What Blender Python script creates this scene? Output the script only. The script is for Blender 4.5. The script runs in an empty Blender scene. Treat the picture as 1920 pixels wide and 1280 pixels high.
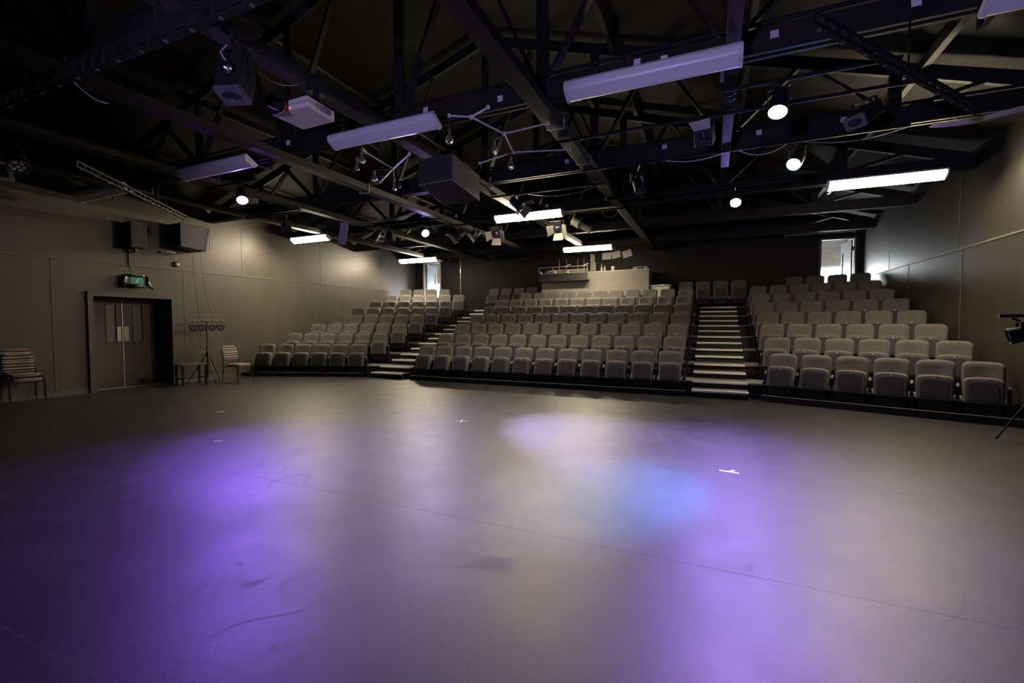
import bpy, math, random
from mathutils import Vector, Matrix, Quaternion
R = math.radians
sc = bpy.context.scene
COL = sc.collection
random.seed(7)

# ------------------------------------------------------------------ camera
cd = bpy.data.cameras.new('camera'); cam = bpy.data.objects.new('camera', cd); COL.objects.link(cam)
cd.sensor_width = 36.0; cd.sensor_fit = 'HORIZONTAL'; cd.lens = 848.0 / 1920.0 * 36.0; cd.clip_start = 0.05; cd.clip_end = 100
YAW, PIT, ROLL, EYE = 0.4182, 0.0409, -0.0009, 1.5
fw = Vector((-math.sin(YAW) * math.cos(PIT), math.cos(YAW) * math.cos(PIT), -math.sin(PIT)))
rt0 = Vector((math.cos(YAW), math.sin(YAW), 0)); up0 = rt0.cross(fw)
rt = rt0 * math.cos(ROLL) + up0 * math.sin(ROLL); up = up0 * math.cos(ROLL) - rt0 * math.sin(ROLL)
m = Matrix((rt, up, -fw)).transposed().to_4x4(); m.translation = (0, 0, EYE)
cam.matrix_world = m
sc.camera = cam

# ------------------------------------------------------------------ world and exposure
w = bpy.data.worlds.new('world'); sc.world = w; w.use_nodes = True
w.node_tree.nodes['Background'].inputs[0].default_value = (0.5, 0.45, 0.4, 1)
w.node_tree.nodes['Background'].inputs[1].default_value = 0.0
vs = sc.view_settings
vs.view_transform = 'Standard'; vs.look = 'None'; vs.gamma = 1.0; vs.exposure = 0.85; vs.use_curve_mapping = False
try:
    sc.cycles.max_bounces = 8; sc.cycles.diffuse_bounces = 4; sc.cycles.glossy_bounces = 4
    sc.cycles.sample_clamp_indirect = 6.0; sc.cycles.caustics_reflective = True; sc.cycles.caustics_refractive = False
except Exception:
    pass

# light levels of the lamps in the room
TUBE = 96.0                       # lit fluorescent diffusers
WARM = (1.0, 0.84, 0.58)
DAY = 16.0                        # daylight in the two doorways
PURPLE = (0.32, 0.17, 1.0); PINKISH = (0.50, 0.25, 1.0); LILAC = (0.38, 0.26, 1.0); BLUEWHITE = (0.33, 0.36, 1.0); BLUE = (0.08, 0.32, 1.0)

# ------------------------------------------------------------------ materials
MATS = {}
def mat(name, col, rough=0.5, spec=0.5, metal=0.0, var=0.0, scale=8.0, bump=0.0, bscale=120.0, stretch=None, rvar=0.0):
    if name in MATS: return MATS[name]
    M = bpy.data.materials.new(name); M.use_nodes = True; nt = M.node_tree; b = nt.nodes['Principled BSDF']
    b.inputs['Base Color'].default_value = (*col, 1); b.inputs['Roughness'].default_value = rough
    b.inputs['Metallic'].default_value = metal; b.inputs['Specular IOR Level'].default_value = spec
    if var or bump or rvar:
        tc = nt.nodes.new('ShaderNodeTexCoord'); mp = nt.nodes.new('ShaderNodeMapping')
        nt.links.new(tc.outputs['Object'], mp.inputs[0])
        if stretch: mp.inputs['Scale'].default_value = stretch
    if var or rvar:
        n = nt.nodes.new('ShaderNodeTexNoise'); n.inputs['Scale'].default_value = scale; n.inputs['Detail'].default_value = 5
        nt.links.new(mp.outputs[0], n.inputs[0])
    if var:
        r = nt.nodes.new('ShaderNodeMapRange'); r.inputs[1].default_value = 0.25; r.inputs[2].default_value = 0.75
        r.inputs[3].default_value = 1 - var; r.inputs[4].default_value = 1 + var
        nt.links.new(n.outputs[0], r.inputs[0])
        v = nt.nodes.new('ShaderNodeVectorMath'); v.operation = 'SCALE'; v.inputs[0].default_value = col
        nt.links.new(r.outputs[0], v.inputs['Scale']); nt.links.new(v.outputs[0], b.inputs['Base Color'])
    if rvar:
        r2 = nt.nodes.new('ShaderNodeMapRange'); r2.inputs[3].default_value = rough - rvar; r2.inputs[4].default_value = rough + rvar
        nt.links.new(n.outputs[0], r2.inputs[0]); nt.links.new(r2.outputs[0], b.inputs['Roughness'])
    if bump:
        n2 = nt.nodes.new('ShaderNodeTexNoise'); n2.inputs['Scale'].default_value = bscale; n2.inputs['Detail'].default_value = 2
        nt.links.new(mp.outputs[0], n2.inputs[0])
        bp = nt.nodes.new('ShaderNodeBump'); bp.inputs['Strength'].default_value = bump; bp.inputs['Distance'].default_value = 0.004
        nt.links.new(n2.outputs[0], bp.inputs['Height']); nt.links.new(bp.outputs[0], b.inputs['Normal'])
    MATS[name] = M; return M
def emit(name, col, s, base=(0.6, 0.6, 0.6)):
    if name in MATS: return MATS[name]
    M = bpy.data.materials.new(name); M.use_nodes = True; nt = M.node_tree; b = nt.nodes['Principled BSDF']
    b.inputs['Base Color'].default_value = (*base, 1)
    b.inputs['Emission Color'].default_value = (*col, 1); b.inputs['Emission Strength'].default_value = s
    MATS[name] = M; return M

def glass(name):
    if name in MATS: return MATS[name]
    M = bpy.data.materials.new(name); M.use_nodes = True; b = M.node_tree.nodes['Principled BSDF']
    b.inputs['Base Color'].default_value = (1.0, 0.95, 0.88, 1); b.inputs['Roughness'].default_value = 0.06
    b.inputs['Transmission Weight'].default_value = 0.93; b.inputs['IOR'].default_value = 1.25
    MATS[name] = M; return M

def floor_material():
    M = bpy.data.materials.new('black stage vinyl'); M.use_nodes = True; nt = M.node_tree; b = nt.nodes['Principled BSDF']
    N = nt.nodes.new; L = nt.links.new
    tc = N('ShaderNodeTexCoord'); pos = tc.outputs['Object']
    def noise(scale, detail=4, src=pos):
        n = N('ShaderNodeTexNoise'); n.inputs['Scale'].default_value = scale; n.inputs['Detail'].default_value = detail; L(src, n.inputs[0]); return n.outputs[0]
    def mr(x, a, b_, c, d):
        r = N('ShaderNodeMapRange'); r.inputs[1].default_value = a; r.inputs[2].default_value = b_; r.inputs[3].default_value = c; r.inputs[4].default_value = d; L(x, r.inputs[0]); return r.outputs[0]
    def ma(op, x, y):
        n = N('ShaderNodeMath'); n.operation = op
        for i, q in enumerate((x, y)):
            if isinstance(q, (int, float)): n.inputs[i].default_value = q
            else: L(q, n.inputs[i])
        return n.outputs[0]
    # curved scuffs: thin iso-lines of a broad noise, kept only in patches
    def lines(scale, width, mscale, lo, hi):
        n = noise(scale, 1); d = ma('ABSOLUTE', ma('SUBTRACT', n, 0.5), 0.0)
        ln = mr(d, 0.0, width, 1.0, 0.0)
        return ma('MULTIPLY', ln, mr(noise(mscale, 2), lo, hi, 0.0, 1.0))
    scuff = ma('ADD', lines(0.8, 0.0045, 1.1, 0.53, 0.60), ma('ADD', lines(2.3, 0.007, 1.9, 0.56, 0.64), lines(6.0, 0.012, 2.4, 0.58, 0.66)))
    # seams between the two-metre rolls
    sp = N('ShaderNodeSeparateXYZ'); L(pos, sp.inputs[0])
    fy = ma('FRACT', ma('DIVIDE', ma('ADD', sp.outputs[1], 4.03), 2.0), 0.0)
    seam = mr(ma('ABSOLUTE', ma('SUBTRACT', fy, 0.5), 0.0), 0.0, 0.0022, 1.0, 0.0)
    base = mr(noise(1.3, 6), 0.3, 0.7, 0.009, 0.0155)
    base = ma('ADD', base, ma('MULTIPLY', scuff, 0.006))
    base = ma('MULTIPLY', base, ma('SUBTRACT', 1.0, ma('MULTIPLY', seam, 0.6)))
    cb = N('ShaderNodeCombineXYZ'); L(ma('MULTIPLY', base, 1.0), cb.inputs[0]); L(ma('MULTIPLY', base, 0.96), cb.inputs[1]); L(ma('MULTIPLY', base, 1.0), cb.inputs[2])
    L(cb.outputs[0], b.inputs['Base Color'])
    rg = ma('ADD', mr(noise(2.6, 6), 0.3, 0.7, 0.43, 0.49), ma('MULTIPLY', scuff, 0.09))
    L(ma('ADD', rg, ma('MULTIPLY', seam, 0.3)), b.inputs['Roughness'])
    b.inputs['Specular IOR Level'].default_value = 0.62
    bp = N('ShaderNodeBump'); bp.inputs['Strength'].default_value = 0.22; bp.inputs['Distance'].default_value = 0.003
    L(noise(170, 2), bp.inputs['Height']); L(bp.outputs[0], b.inputs['Normal'])
    return M

FLOOR = floor_material()
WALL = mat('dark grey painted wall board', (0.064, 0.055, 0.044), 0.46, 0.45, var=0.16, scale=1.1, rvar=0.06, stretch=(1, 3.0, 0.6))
BACK = mat('black painted wall', (0.009, 0.008, 0.0075), 0.6, 0.3, var=0.2, scale=1.5)
ROOF = mat('dark stained timber lining', (0.010, 0.007, 0.0045), 0.8, 0.3, var=0.35, scale=3.0, stretch=(6, 0.5, 1))
TIMBER = mat('black painted timber', (0.019, 0.0165, 0.016), 0.6, 0.22, var=0.25, scale=4.0)
BATTEN = mat('grey batten paint', (0.10, 0.09, 0.078), 0.5, 0.4)
BLACKM = mat('black metal', (0.014, 0.014, 0.016), 0.38, 0.5)
MATTEB = mat('matte black steel', (0.010, 0.010, 0.011), 0.7, 0.2)
BLACKP = mat('black plastic', (0.012, 0.012, 0.014), 0.45, 0.5)
STEEL = mat('bright steel', (0.55, 0.55, 0.56), 0.25, 0.5, metal=1.0)
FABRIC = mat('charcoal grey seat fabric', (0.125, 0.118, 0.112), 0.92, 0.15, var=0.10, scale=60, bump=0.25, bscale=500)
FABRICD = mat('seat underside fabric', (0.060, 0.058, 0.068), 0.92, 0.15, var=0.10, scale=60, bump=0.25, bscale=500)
SHELL = mat('seat shell plastic', (0.014, 0.014, 0.018), 0.5, 0.4)
TREAD = mat('grey deck carpet', (0.16, 0.15, 0.14), 0.85, 0.2, var=0.15, scale=40)
RISER = mat('dark riser board', (0.030, 0.028, 0.027), 0.7, 0.3, var=0.2, scale=10)
NOSE = mat('white stair nosing', (0.88, 0.87, 0.85), 0.55, 0.4)
WHITEP = mat('white painted steel', (0.62, 0.61, 0.62), 0.4, 0.5)
DIFF = mat('frosted white diffuser', (0.66, 0.65, 0.68), 0.35, 0.5)
PAPER = mat('white paper', (0.74, 0.72, 0.68), 0.8, 0.2)
PROJ = mat('cream projector casing', (0.62, 0.57, 0.50), 0.45, 0.5)
LENSG = mat('dark lens glass', (0.02, 0.02, 0.03), 0.08, 0.8)
GREYP = mat('warm grey painted panel', (0.27, 0.25, 0.225), 0.55, 0.4, var=0.08, scale=3)
DOORM = mat('dark grey door paint', (0.078, 0.060, 0.050), 0.5, 0.4, var=0.08, scale=3)
WHITEW = mat('white corridor paint', (0.80, 0.80, 0.80), 0.7, 0.2)
LITB = emit('lit tube diffuser', WARM, TUBE)

# ------------------------------------------------------------------ mesh helpers
class MB:
    def __init__(s): s.v = []; s.f = []
    def add(s, vs_, fs, M=None):
        o = len(s.v)
        s.v += [tuple(M @ Vector(p)) if M is not None else tuple(p) for p in vs_]
        s.f += [tuple(i + o for i in f) for f in fs]; return s
    def box(s, a, b, M=None):
        (x0, y0, z0), (x1, y1, z1) = [min(p, q) for p, q in zip(a, b)], [max(p, q) for p, q in zip(a, b)]
        v = [(x0,y0,z0),(x1,y0,z0),(x1,y1,z0),(x0,y1,z0),(x0,y0,z1),(x1,y0,z1),(x1,y1,z1),(x0,y1,z1)]
        return s.add(v, [(0,3,2,1),(4,5,6,7),(0,1,5,4),(1,2,6,5),(2,3,7,6),(3,0,4,7)], M)
    def hexa(s, bot, top):          # bottom loop counter-clockwise from above, then top loop
        return s.add(list(bot) + list(top), [(0,3,2,1),(4,5,6,7),(0,1,5,4),(1,2,6,5),(2,3,7,6),(3,0,4,7)])
    def prism(s, poly, z0, z1, M=None):   # poly counter-clockwise in xy
        n = len(poly); v = [(x, y, z0) for x, y in poly] + [(x, y, z1) for x, y in poly]
        return s.add(v, [tuple(range(n - 1, -1, -1)), tuple(range(n, 2 * n))] + [(i, (i + 1) % n, n + (i + 1) % n, n + i) for i in range(n)], M)
    def bar(s, p, q, w_, h_, upv=(0, 0, 1)):   # rectangular bar from p to q
        p, q = Vector(p), Vector(q); d = q - p; l = d.length; d.normalize(); u = Vector(upv)
        if abs(d.dot(u)) > 0.97: u = Vector((0, 1, 0))
        x = d.cross(u).normalized(); y = x.cross(d).normalized()
        M = Matrix((d, x, y)).transposed().to_4x4(); M.translation = p
        return s.box((0, -w_ / 2, -h_ / 2), (l, w_ / 2, h_ / 2), M)
    def tube(s, pts, r, n=8, cap=True):
        pts = [Vector(p) for p in pts]; rs = r if isinstance(r, (list, tuple)) else [r] * len(pts)
        o = len(s.v); last = None; rings = []
        for i, p in enumerate(pts):
            d = (pts[min(i + 1, len(pts) - 1)] - pts[max(i - 1, 0)]).normalized()
            if last is None:
                a = Vector((0, 0, 1)) if abs(d.z) < 0.9 else Vector((1, 0, 0)); x = d.cross(a).normalized()
            else:
                x = (last - d * last.dot(d)).normalized()
            last = x; y = d.cross(x)
            rings.append([tuple(p + (x * math.cos(2 * math.pi * k / n) + y * math.sin(2 * math.pi * k / n)) * rs[i]) for k in range(n)])
        for g in rings: s.v += g
        for i in range(len(pts) - 1):
            for k in range(n):
                s.f.append((o + i * n + k, o + i * n + (k + 1) % n, o + (i + 1) * n + (k + 1) % n, o + (i + 1) * n + k))
        if cap:
            s.f.append(tuple(o + k for k in range(n - 1, -1, -1))); s.f.append(tuple(o + (len(pts) - 1) * n + k for k in range(n)))
        return s
    def lathe(s, prof, M=None, n=20, cap=True):       # profile of (radius, height) around local z
        o = []; f = []
        for r, z in prof:
            o += [(r * math.cos(2 * math.pi * k / n), r * math.sin(2 * math.pi * k / n), z) for k in range(n)]
        for i in range(len(prof) - 1):
            for k in range(n):
                f.append((i * n + k, i * n + (k + 1) % n, (i + 1) * n + (k + 1) % n, (i + 1) * n + k))
        if cap: f.append(tuple(range(n - 1, -1, -1))); f.append(tuple((len(prof) - 1) * n + k for k in range(n)))
        return s.add(o, f, M)
    def slab(s, ring, layers, curve=None, M=None):   # ring in xz; layers of (inset, y) from the back to the front
        n = len(ring); cx = sum(p[0] for p in ring) / n; cz = sum(p[1] for p in ring) / n
        hw = max(abs(p[0] - cx) for p in ring); hh = max(abs(p[1] - cz) for p in ring); v = []; f = []
        for ins, y in layers:
            for x, z in ring:
                X = cx + (x - cx) * (1 - ins / hw); Z = cz + (z - cz) * (1 - ins / hh)
                v.append((X, y + (curve(X, Z) if curve else 0), Z))
        for i in range(len(layers) - 1):
            for k in range(n): f.append((i * n + k, i * n + (k + 1) % n, (i + 1) * n + (k + 1) % n, (i + 1) * n + k))
        f.append(tuple(range(n - 1, -1, -1))); f.append(tuple((len(layers) - 1) * n + k for k in range(n)))
        return s.add(v, f, M)
    def xf(s, M): s.v = [tuple(M @ Vector(p)) for p in s.v]; return s
    def mesh(s, name, m_, smooth=40):
        me = bpy.data.meshes.new(name); me.from_pydata(s.v, [], s.f); me.validate(); me.update()
        ms = m_ if isinstance(m_, (list, tuple)) else [m_]
        for q in ms: me.materials.append(q)
        if smooth:
            me.polygons.foreach_set('use_smooth', [True] * len(me.polygons)); me.set_sharp_from_angle(angle=R(smooth))
        return me
    def build(s, name, m_, parent=None, bevel=0.0, smooth=40, loc=None):
        o = bpy.data.objects.new(name, s.mesh(name, m_, smooth)); COL.objects.link(o)
        if parent is not None: o.parent = parent
        if loc is not None: o.location = loc
        if bevel:
            b = o.modifiers.new('bevel', 'BEVEL'); b.width = bevel; b.segments = 2; b.limit_method = 'ANGLE'; b.angle_limit = R(50)
        return o
def tag(o, label, cat, group=None):
    o['label'] = label; o['category'] = cat
    if group: o['group'] = group
    return o
def thing(name, label, cat, loc=(0, 0, 0), rz=0.0, group=None):
    o = bpy.data.objects.new(name, None); COL.objects.link(o); o.location = loc; o.rotation_euler = (0, 0, rz); o.empty_display_size = 0.1
    return tag(o, label, cat, group)
def struct(name, mb, m_, parent=None, bevel=0.0):
    o = mb.build(name, m_, parent, bevel)
    if parent is None: o['kind'] = 'structure'
    return o
def copy_tree(o, parent=None):
    c = o.copy(); COL.objects.link(c)
    if parent is not None: c.parent = parent
    for ch in list(o.children): copy_tree(ch, c)
    return c
def aim(d):                      # matrix whose local z points along d, local y kept upright
    return Vector(d).to_track_quat('Z', 'Y').to_matrix().to_4x4()
def sag(p, q, drop, n=8):
    p, q = Vector(p), Vector(q)
    return [p.lerp(q, i / n) - Vector((0, 0, drop * 4 * (i / n) * (1 - i / n))) for i in range(n + 1)]
ORD = ['', 'first', 'second', 'third', 'fourth', 'fifth', 'sixth', 'seventh', 'eighth', 'ninth', 'tenth', 'eleventh', 'twelfth']

# ------------------------------------------------------------------ room shell
XL, XR, YN, YB, ZW = -12.25, 4.10, -3.0, 16.9, 4.2
XM, ZE, ZR = (XL + XR) / 2, 4.5, 7.0
D0, DEP, RISE = 9.25, 0.93, 0.286           # first deck edge, deck depth, deck rise
def deck(k): return D0 + DEP * k
ZTOP = RISE * 7
struct('floor', MB().add([(XL - 0.7, YN, 0), (XR, YN, 0), (XR, YB + 2.0, 0), (XL - 0.7, YB + 2.0, 0)], [(0, 1, 2, 3)]), FLOOR)
mb = MB()
for y0, y1, z0, z1 in ((YN, 5.26, 0, ZE), (6.80, YB, 0, ZE), (5.26, 6.80, 2.10, ZE)): mb.box((XL - 0.15, y0, z0), (XL, y1, z1))
mb.box((XL - 0.75, 5.11, 0), (XL - 0.15, 5.26, 2.25)); mb.box((XL - 0.75, 6.80, 0), (XL - 0.15, 6.95, 2.25)); mb.box((XL - 0.75, 5.26, 2.10), (XL - 0.15, 6.80, 2.25))
mb.box((XL - 0.9, 5.11, 0), (XL - 0.75, 6.95, 2.25))
struct('wall_left', mb, WALL)
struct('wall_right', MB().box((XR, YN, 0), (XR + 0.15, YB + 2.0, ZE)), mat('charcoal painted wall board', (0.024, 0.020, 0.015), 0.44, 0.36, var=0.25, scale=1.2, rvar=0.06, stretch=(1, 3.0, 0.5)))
struct('wall_front', MB().box((XL, YN - 0.15, 0), (XR, YN, 7.2)), BACK)
DL0, DL1, DLT = -11.76, -10.97, ZTOP + 2.13     # far door beside the left wall
DR0, DR1, DRT = 3.05, 3.91, ZTOP + 2.06         # far door beside the right wall
mb = MB(); Y0, Y1 = YB, YB + 0.15
for x0, x1, z0, z1 in ((XL, DL0, 0, ZE), (DL1, DR0, 0, ZE), (DR1, XR, 0, ZE), (DL0, DL1, DLT, ZE), (DR0, DR1, DRT, ZE), (DL0, DL1, 0, ZTOP), (DR0, DR1, 0, ZTOP)):
    mb.box((x0, Y0, z0), (x1, Y1, z1))
mb.add([(XL, Y0, ZE), (XR, Y0, ZE), (XM, Y0, ZR)], [(0, 1, 2)])
struct('wall_back', mb, BACK)
mb = MB()
mb.hexa([(XL - 0.3, YN, ZE - 0.09), (XM, YN, ZR), (XM, YB + 0.1, ZR), (XL - 0.3, YB + 0.1, ZE - 0.09)], [(XL - 0.3, YN, ZE + 0.05), (XM, YN, ZR + 0.14), (XM, YB + 0.1, ZR + 0.14), (XL - 0.3, YB + 0.1, ZE + 0.05)])
mb.hexa([(XM, YN, ZR), (XR + 0.3, YN, ZE - 0.09), (XR + 0.3, YB + 0.1, ZE - 0.09), (XM, YB + 0.1, ZR)], [(XM, YN, ZR + 0.14), (XR + 0.3, YN, ZE + 0.05), (XR + 0.3, YB + 0.1, ZE + 0.05), (XM, YB + 0.1, ZR + 0.14)])
struct('ceiling', mb, ROOF)
# rails, joints and skirting on the side walls
n = [0]
def trim(a, b, m_=BATTEN):
    n[0] += 1; struct('trim_%d' % n[0], MB().box(a, b), m_)
trim((XL, YN, 2.815), (XL + 0.014, YB, 2.845))
for y in (2.18, 3.40, 4.62): trim((XL, y - 0.012, 0.13), (XL + 0.008, y + 0.012, 2.813))
for y in (7.12, 8.35, 9.6, 10.85): trim((XL, y - 0.006, 0.13 if y < 8 else 0.9), (XL + 0.004, y + 0.006, 2.813))
for y in (12.1, 13.33): trim((XL, y - 0.006, 1.6), (XL + 0.004, y + 0.006, 2.813))
for y in (8.69, 11.5): trim((XL, y - 0.006, 2.847), (XL + 0.004, y + 0.006, 4.2))
trim((XR - 0.014, YN, 2.825), (XR, YB, 2.855))
for y in (8.4, 10.85, 13.3, 15.7): trim((XR - 0.004, y - 0.006, 1.2), (XR, y + 0.006, 2.823))
for y in (11.0, 14.6): trim((XR - 0.004, y - 0.006, 2.857), (XR, y + 0.006, 4.2))
struct('baseboard_left', MB().box((XL, YN, 0), (XL + 0.015, 5.15, 0.11)).box((XL, 6.91, 0), (XL + 0.015, 8.4, 0.11)), BATTEN)
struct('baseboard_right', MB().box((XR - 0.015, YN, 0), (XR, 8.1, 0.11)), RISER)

# double door in the left wall
dr = thing('door_1', 'dark double door with two narrow vision panels set deep in the side wall', 'door', (XL - 0.5, 6.03, 0)); dr['kind'] = 'structure'
def box_part(parent, name, m_, a, b, bevel=0.0):
    return MB().box(a, b).build(name, m_, parent, bevel)
for s, y0, y1 in ((-1, -0.77, -0.004), (1, 0.004, 0.77)):
    lf = MB()
    wy0, wy1 = (-0.31, -0.12) if s < 0 else (0.22, 0.41)
    for a, b in (((-0.045, y0, 0.01), (0, wy0, 2.07)), ((-0.045, wy1, 0.01), (0, y1, 2.07)), ((-0.045, wy0, 0.01), (0, wy1, 1.07)), ((-0.045, wy0, 1.93), (0, wy1, 2.07))): lf.box(a, b)
    leaf = lf.build('door_leaf', DOORM, dr)
    box_part(leaf, 'vision_pane', mat('dark wired glass', (0.13, 0.105, 0.095), 0.4, 0.5), (-0.03, wy0 - 0.004, 1.066), (-0.02, wy1 + 0.004, 1.934))
    fr = MB()
    for a, b in (((0, wy0 - 0.015, 1.055), (0.008, wy0, 1.945)), ((0, wy1, 1.055), (0.008, wy1 + 0.015, 1.945)), ((0, wy0, 1.055), (0.008, wy1, 1.07)), ((0, wy0, 1.93), (0.008, wy1, 1.945))): fr.box(a, b)
    fr.build('pane_frame', BLACKM, leaf)
    box_part(leaf, 'push_plate', mat('pale push plate', (0.62, 0.56, 0.52), 0.45, 0.5), (0, -0.106 if s < 0 else 0.028, 1.08), (0.006, -0.026 if s < 0 else 0.125, 1.42))
box_part(dr, 'astragal', mat('aluminium strip', (0.5, 0.46, 0.44), 0.4, 0.5, metal=0.7), (0.001, -0.008, 0.01), (0.012, 0.008, 2.07))
fr = MB()
for a, b in (((0.47, -0.87, 0), (0.56, -0.77, 2.19)), ((0.47, 0.77, 0), (0.56, 0.87, 2.19)), ((0.47, -0.77, 2.09), (0.56, 0.77, 2.19))): fr.box(a, b)
fr.build('door_frame', mat('brown grey door casing', (0.085, 0.068, 0.056), 0.5, 0.4), dr)
box_part(dr, 'threshold', mat('worn aluminium sill', (0.35, 0.32, 0.28), 0.45, 0.5, metal=0.6), (0.0, -0.765, 0.002), (0.2, 0.765, 0.012))

# two open doors at the top of the seating with a bright corridor behind
def corridor(name, x0, x1, leaf_left, zt):
    xa, xb = x0 - 0.9, min(x1 + 0.9, XR - 0.02) if not leaf_left else x1 + 0.9
    ya, yb = YB + 0.15, YB + 1.75
    c = MB()
    c.box((xa - 0.1, ya, ZTOP - 0.1), (xb + 0.1, yb + 0.1, ZTOP)); c.box((xa - 0.1, ya, 4.42), (xb + 0.1, yb + 0.1, 4.5))
    c.box((xa - 0.1, ya, ZTOP), (xa, yb, 4.42)); c.box((xb, ya, ZTOP), (xb + 0.1, yb, 4.42))
    c.box((xa, yb, ZTOP), (xb, yb + 0.1, ZTOP + 0.10)); c.box((xa, yb, 3.42), (xb, yb + 0.1, 4.42))
    struct(name, c, mat('pale grey corridor paint', (0.36, 0.36, 0.35), 0.7, 0.2))
    return xa, xb, yb
for i, (x0, x1, ll, zt) in enumerate(((DL0, DL1, True, DLT), (DR0, DR1, False, DRT))):
    xa, xb, yb = corridor('wall_corridor_%s' % ('left' if ll else 'right'), x0, x1, ll, zt)
    win = thing('window_%d' % (i + 1), 'bright daylit window low in the corridor behind the far door', 'window', ((xa + xb) / 2, yb, ZTOP + 0.1)); win['kind'] = 'structure'
    hw = (xb - xa) / 2
    box_part(win, 'pane', emit('daylight pane', (0.93, 0.97, 1.0), DAY), (-hw, 0.02, 0), (hw, 0.05, 3.42 - ZTOP - 0.1))
    fr = MB(); fr.box((-hw, 0, 1.27), (hw, 0.02, 1.32)); fr.box((-0.03, 0, 0), (0.03, 0.02, 1.27)); fr.build('window_frame', WHITEW, win)
    bk = MB()
    for r_ in range(3):
        for q in range(5):
            xx = xa + 0.1 + q * 0.42 + (0.21 if r_ % 2 else 0)
            if xx + 0.4 < xb: bk.box((xx, yb - 0.012, 3.47 + r_ * 0.21), (xx + 0.405, yb, 3.665 + r_ * 0.21))
    o = bk.build('trim_%d' % (n[0] + 1), mat('cream painted blockwork', (0.30, 0.28, 0.23), 0.7, 0.3)); n[0] += 1; o['kind'] = 'structure'
    d = thing('door_%d' % (i + 2), 'grey door standing open at the top of the seating', 'door', (x0 if ll else x1, YB, ZTOP)); d['kind'] = 'structure'
    wd = x1 - x0; h = zt - ZTOP
    fr = MB(); s = 1 if ll else -1
    for a, b in (((-0.07, -0.02, 0), (0.0, 0, h + 0.07)), ((wd, -0.02, 0), (wd + 0.07, 0, h + 0.07)), ((0, -0.02, h), (wd, 0, h + 0.07))):
        fr.box((a[0] * s, a[1], a[2]), (b[0] * s, b[1], b[2]))
    fr.build('door_frame', BLACKM if not ll else mat('pale door frame', (0.4, 0.37, 0.34), 0.5, 0.4), d)
    lf = bpy.data.objects.new('door_leaf', None); bpy.data.objects.remove(lf)
    Mx = Matrix.Translation((0.02 * s, 0.17, 0)) @ Matrix.Rotation(R(90 if ll else 97), 4, 'Z')
    lm = MB(); vx0, vx1 = 0.56, 0.68
    for a, b in (((0, 0, 0.01), (vx0, 0.04, h - 0.02)), ((vx1, 0, 0.01), (0.78, 0.04, h - 0.02)), ((vx0, 0, 0.01), (vx1, 0.04, 0.9)), ((vx0, 0, h - 0.35), (vx1, 0.04, h - 0.02))): lm.box(a, b, Mx)
    leaf = lm.build('door_leaf', mat('mid grey door leaf', (0.16, 0.165, 0.18), 0.5, 0.4), d)
    MB().box((vx0 - 0.003, 0.015, 0.897), (vx1 + 0.003, 0.022, h - 0.347), Mx).build('vision_pane', glass('clear pane'), leaf)
    MB().box((-0.03, -0.02, 0.3), (0.0, 0.0, 0.4), Mx).box((-0.03, -0.02, h - 0.35), (0.0, 0.0, h - 0.22), Mx).build('hinge', STEEL, d)

# ------------------------------------------------------------------ roof trusses and beams
BEAMX = [-10.25, -8.42, -6.17, -4.03, -1.92, 0.13, 2.2]
def zroof(x): return ZE + (ZR - ZE) * (1 - abs(x - XM) / (XM - XL)) - 0.05
def thick(x): return zroof(x) - 0.10
TY = [2.5, 5.1, 7.7, 10.4, 13.0, 15.7]
tplace = ['nearest overhead', 'behind the white projector', 'above the hanging bulbs and black cabinet', 'carrying the first lit tubes', 'above the middle seat rows', 'above the back seat rows']
for i, y in enumerate(TY):
    t = thing('roof_truss', 'black timber roof truss spanning the hall, ' + tplace[i], 'truss', (0, y, 4.15), 0, 'black timber roof trusses')
    c = MB(); c.box((XL + 0.01, 0.06, 0), (XR - 0.01, 0.10, 0.24)); c.box((XL + 0.01, 0.16, 0), (XR - 0.01, 0.20, 0.24)); c.build('bottom_chord', TIMBER, t)
    for a in (XL + 0.1, XR - 0.1):
        MB().bar((a, 0.13, thick(a) - 4.15 - 0.02), (XM, 0.13, thick(XM) - 4.15 - 0.02), 0.06, 0.18).build('top_chord', TIMBER, t)
    for x in BEAMX:
        MB().bar((x, 0.13, 0.0), (x, 0.13, thick(x) - 4.22), 0.058, 0.14, (1, 0, 0)).build('post', TIMBER, t)
    for q in range(len(BEAMX)):
        x = BEAMX[q]; s = -1 if x < XM - 0.2 else 1
        xe = x + s * 0.95
        MB().bar((x + s * 0.05, 0.13, 0.2), (xe, 0.13, thick(xe) - 4.22), 0.05, 0.11, (0, 1, 0)).build('brace', TIMBER, t)
        if abs(x - XM) > 0.3 and XL + 0.4 < x - s * 0.95 < XR - 0.4:
            xe = x - s * 1.0
            MB().bar((x - s * 0.05, 0.13, 0.2), (xe, 0.13, thick(xe) - 4.22), 0.04, 0.08, (0, 1, 0)).build('brace', TIMBER, t)
bdesc = {-10.25: 'outermost, nearest the double doors', -8.42: 'over the first violet lamp', -6.17: 'left of the white projector', -4.03: 'over the white projector', -1.92: 'running over the middle of the stage', 0.13: 'short one ending by the starry lamp'}
for x in BEAMX[:6]:
    y1 = 8.25 if x == 0.13 else 16.6; y0 = 2.0 if x == 0.13 else 0.5
    hb = 0.06 if x == 0.13 else 0.1
    tag(MB().box((x - hb, y0, 4.03), (x + hb, y1, 4.15)).build('ceiling_beam', TIMBER, None, 0.006), 'dark beam under the roof trusses, ' + bdesc[x], 'beam', 'beams under the trusses')
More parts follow.
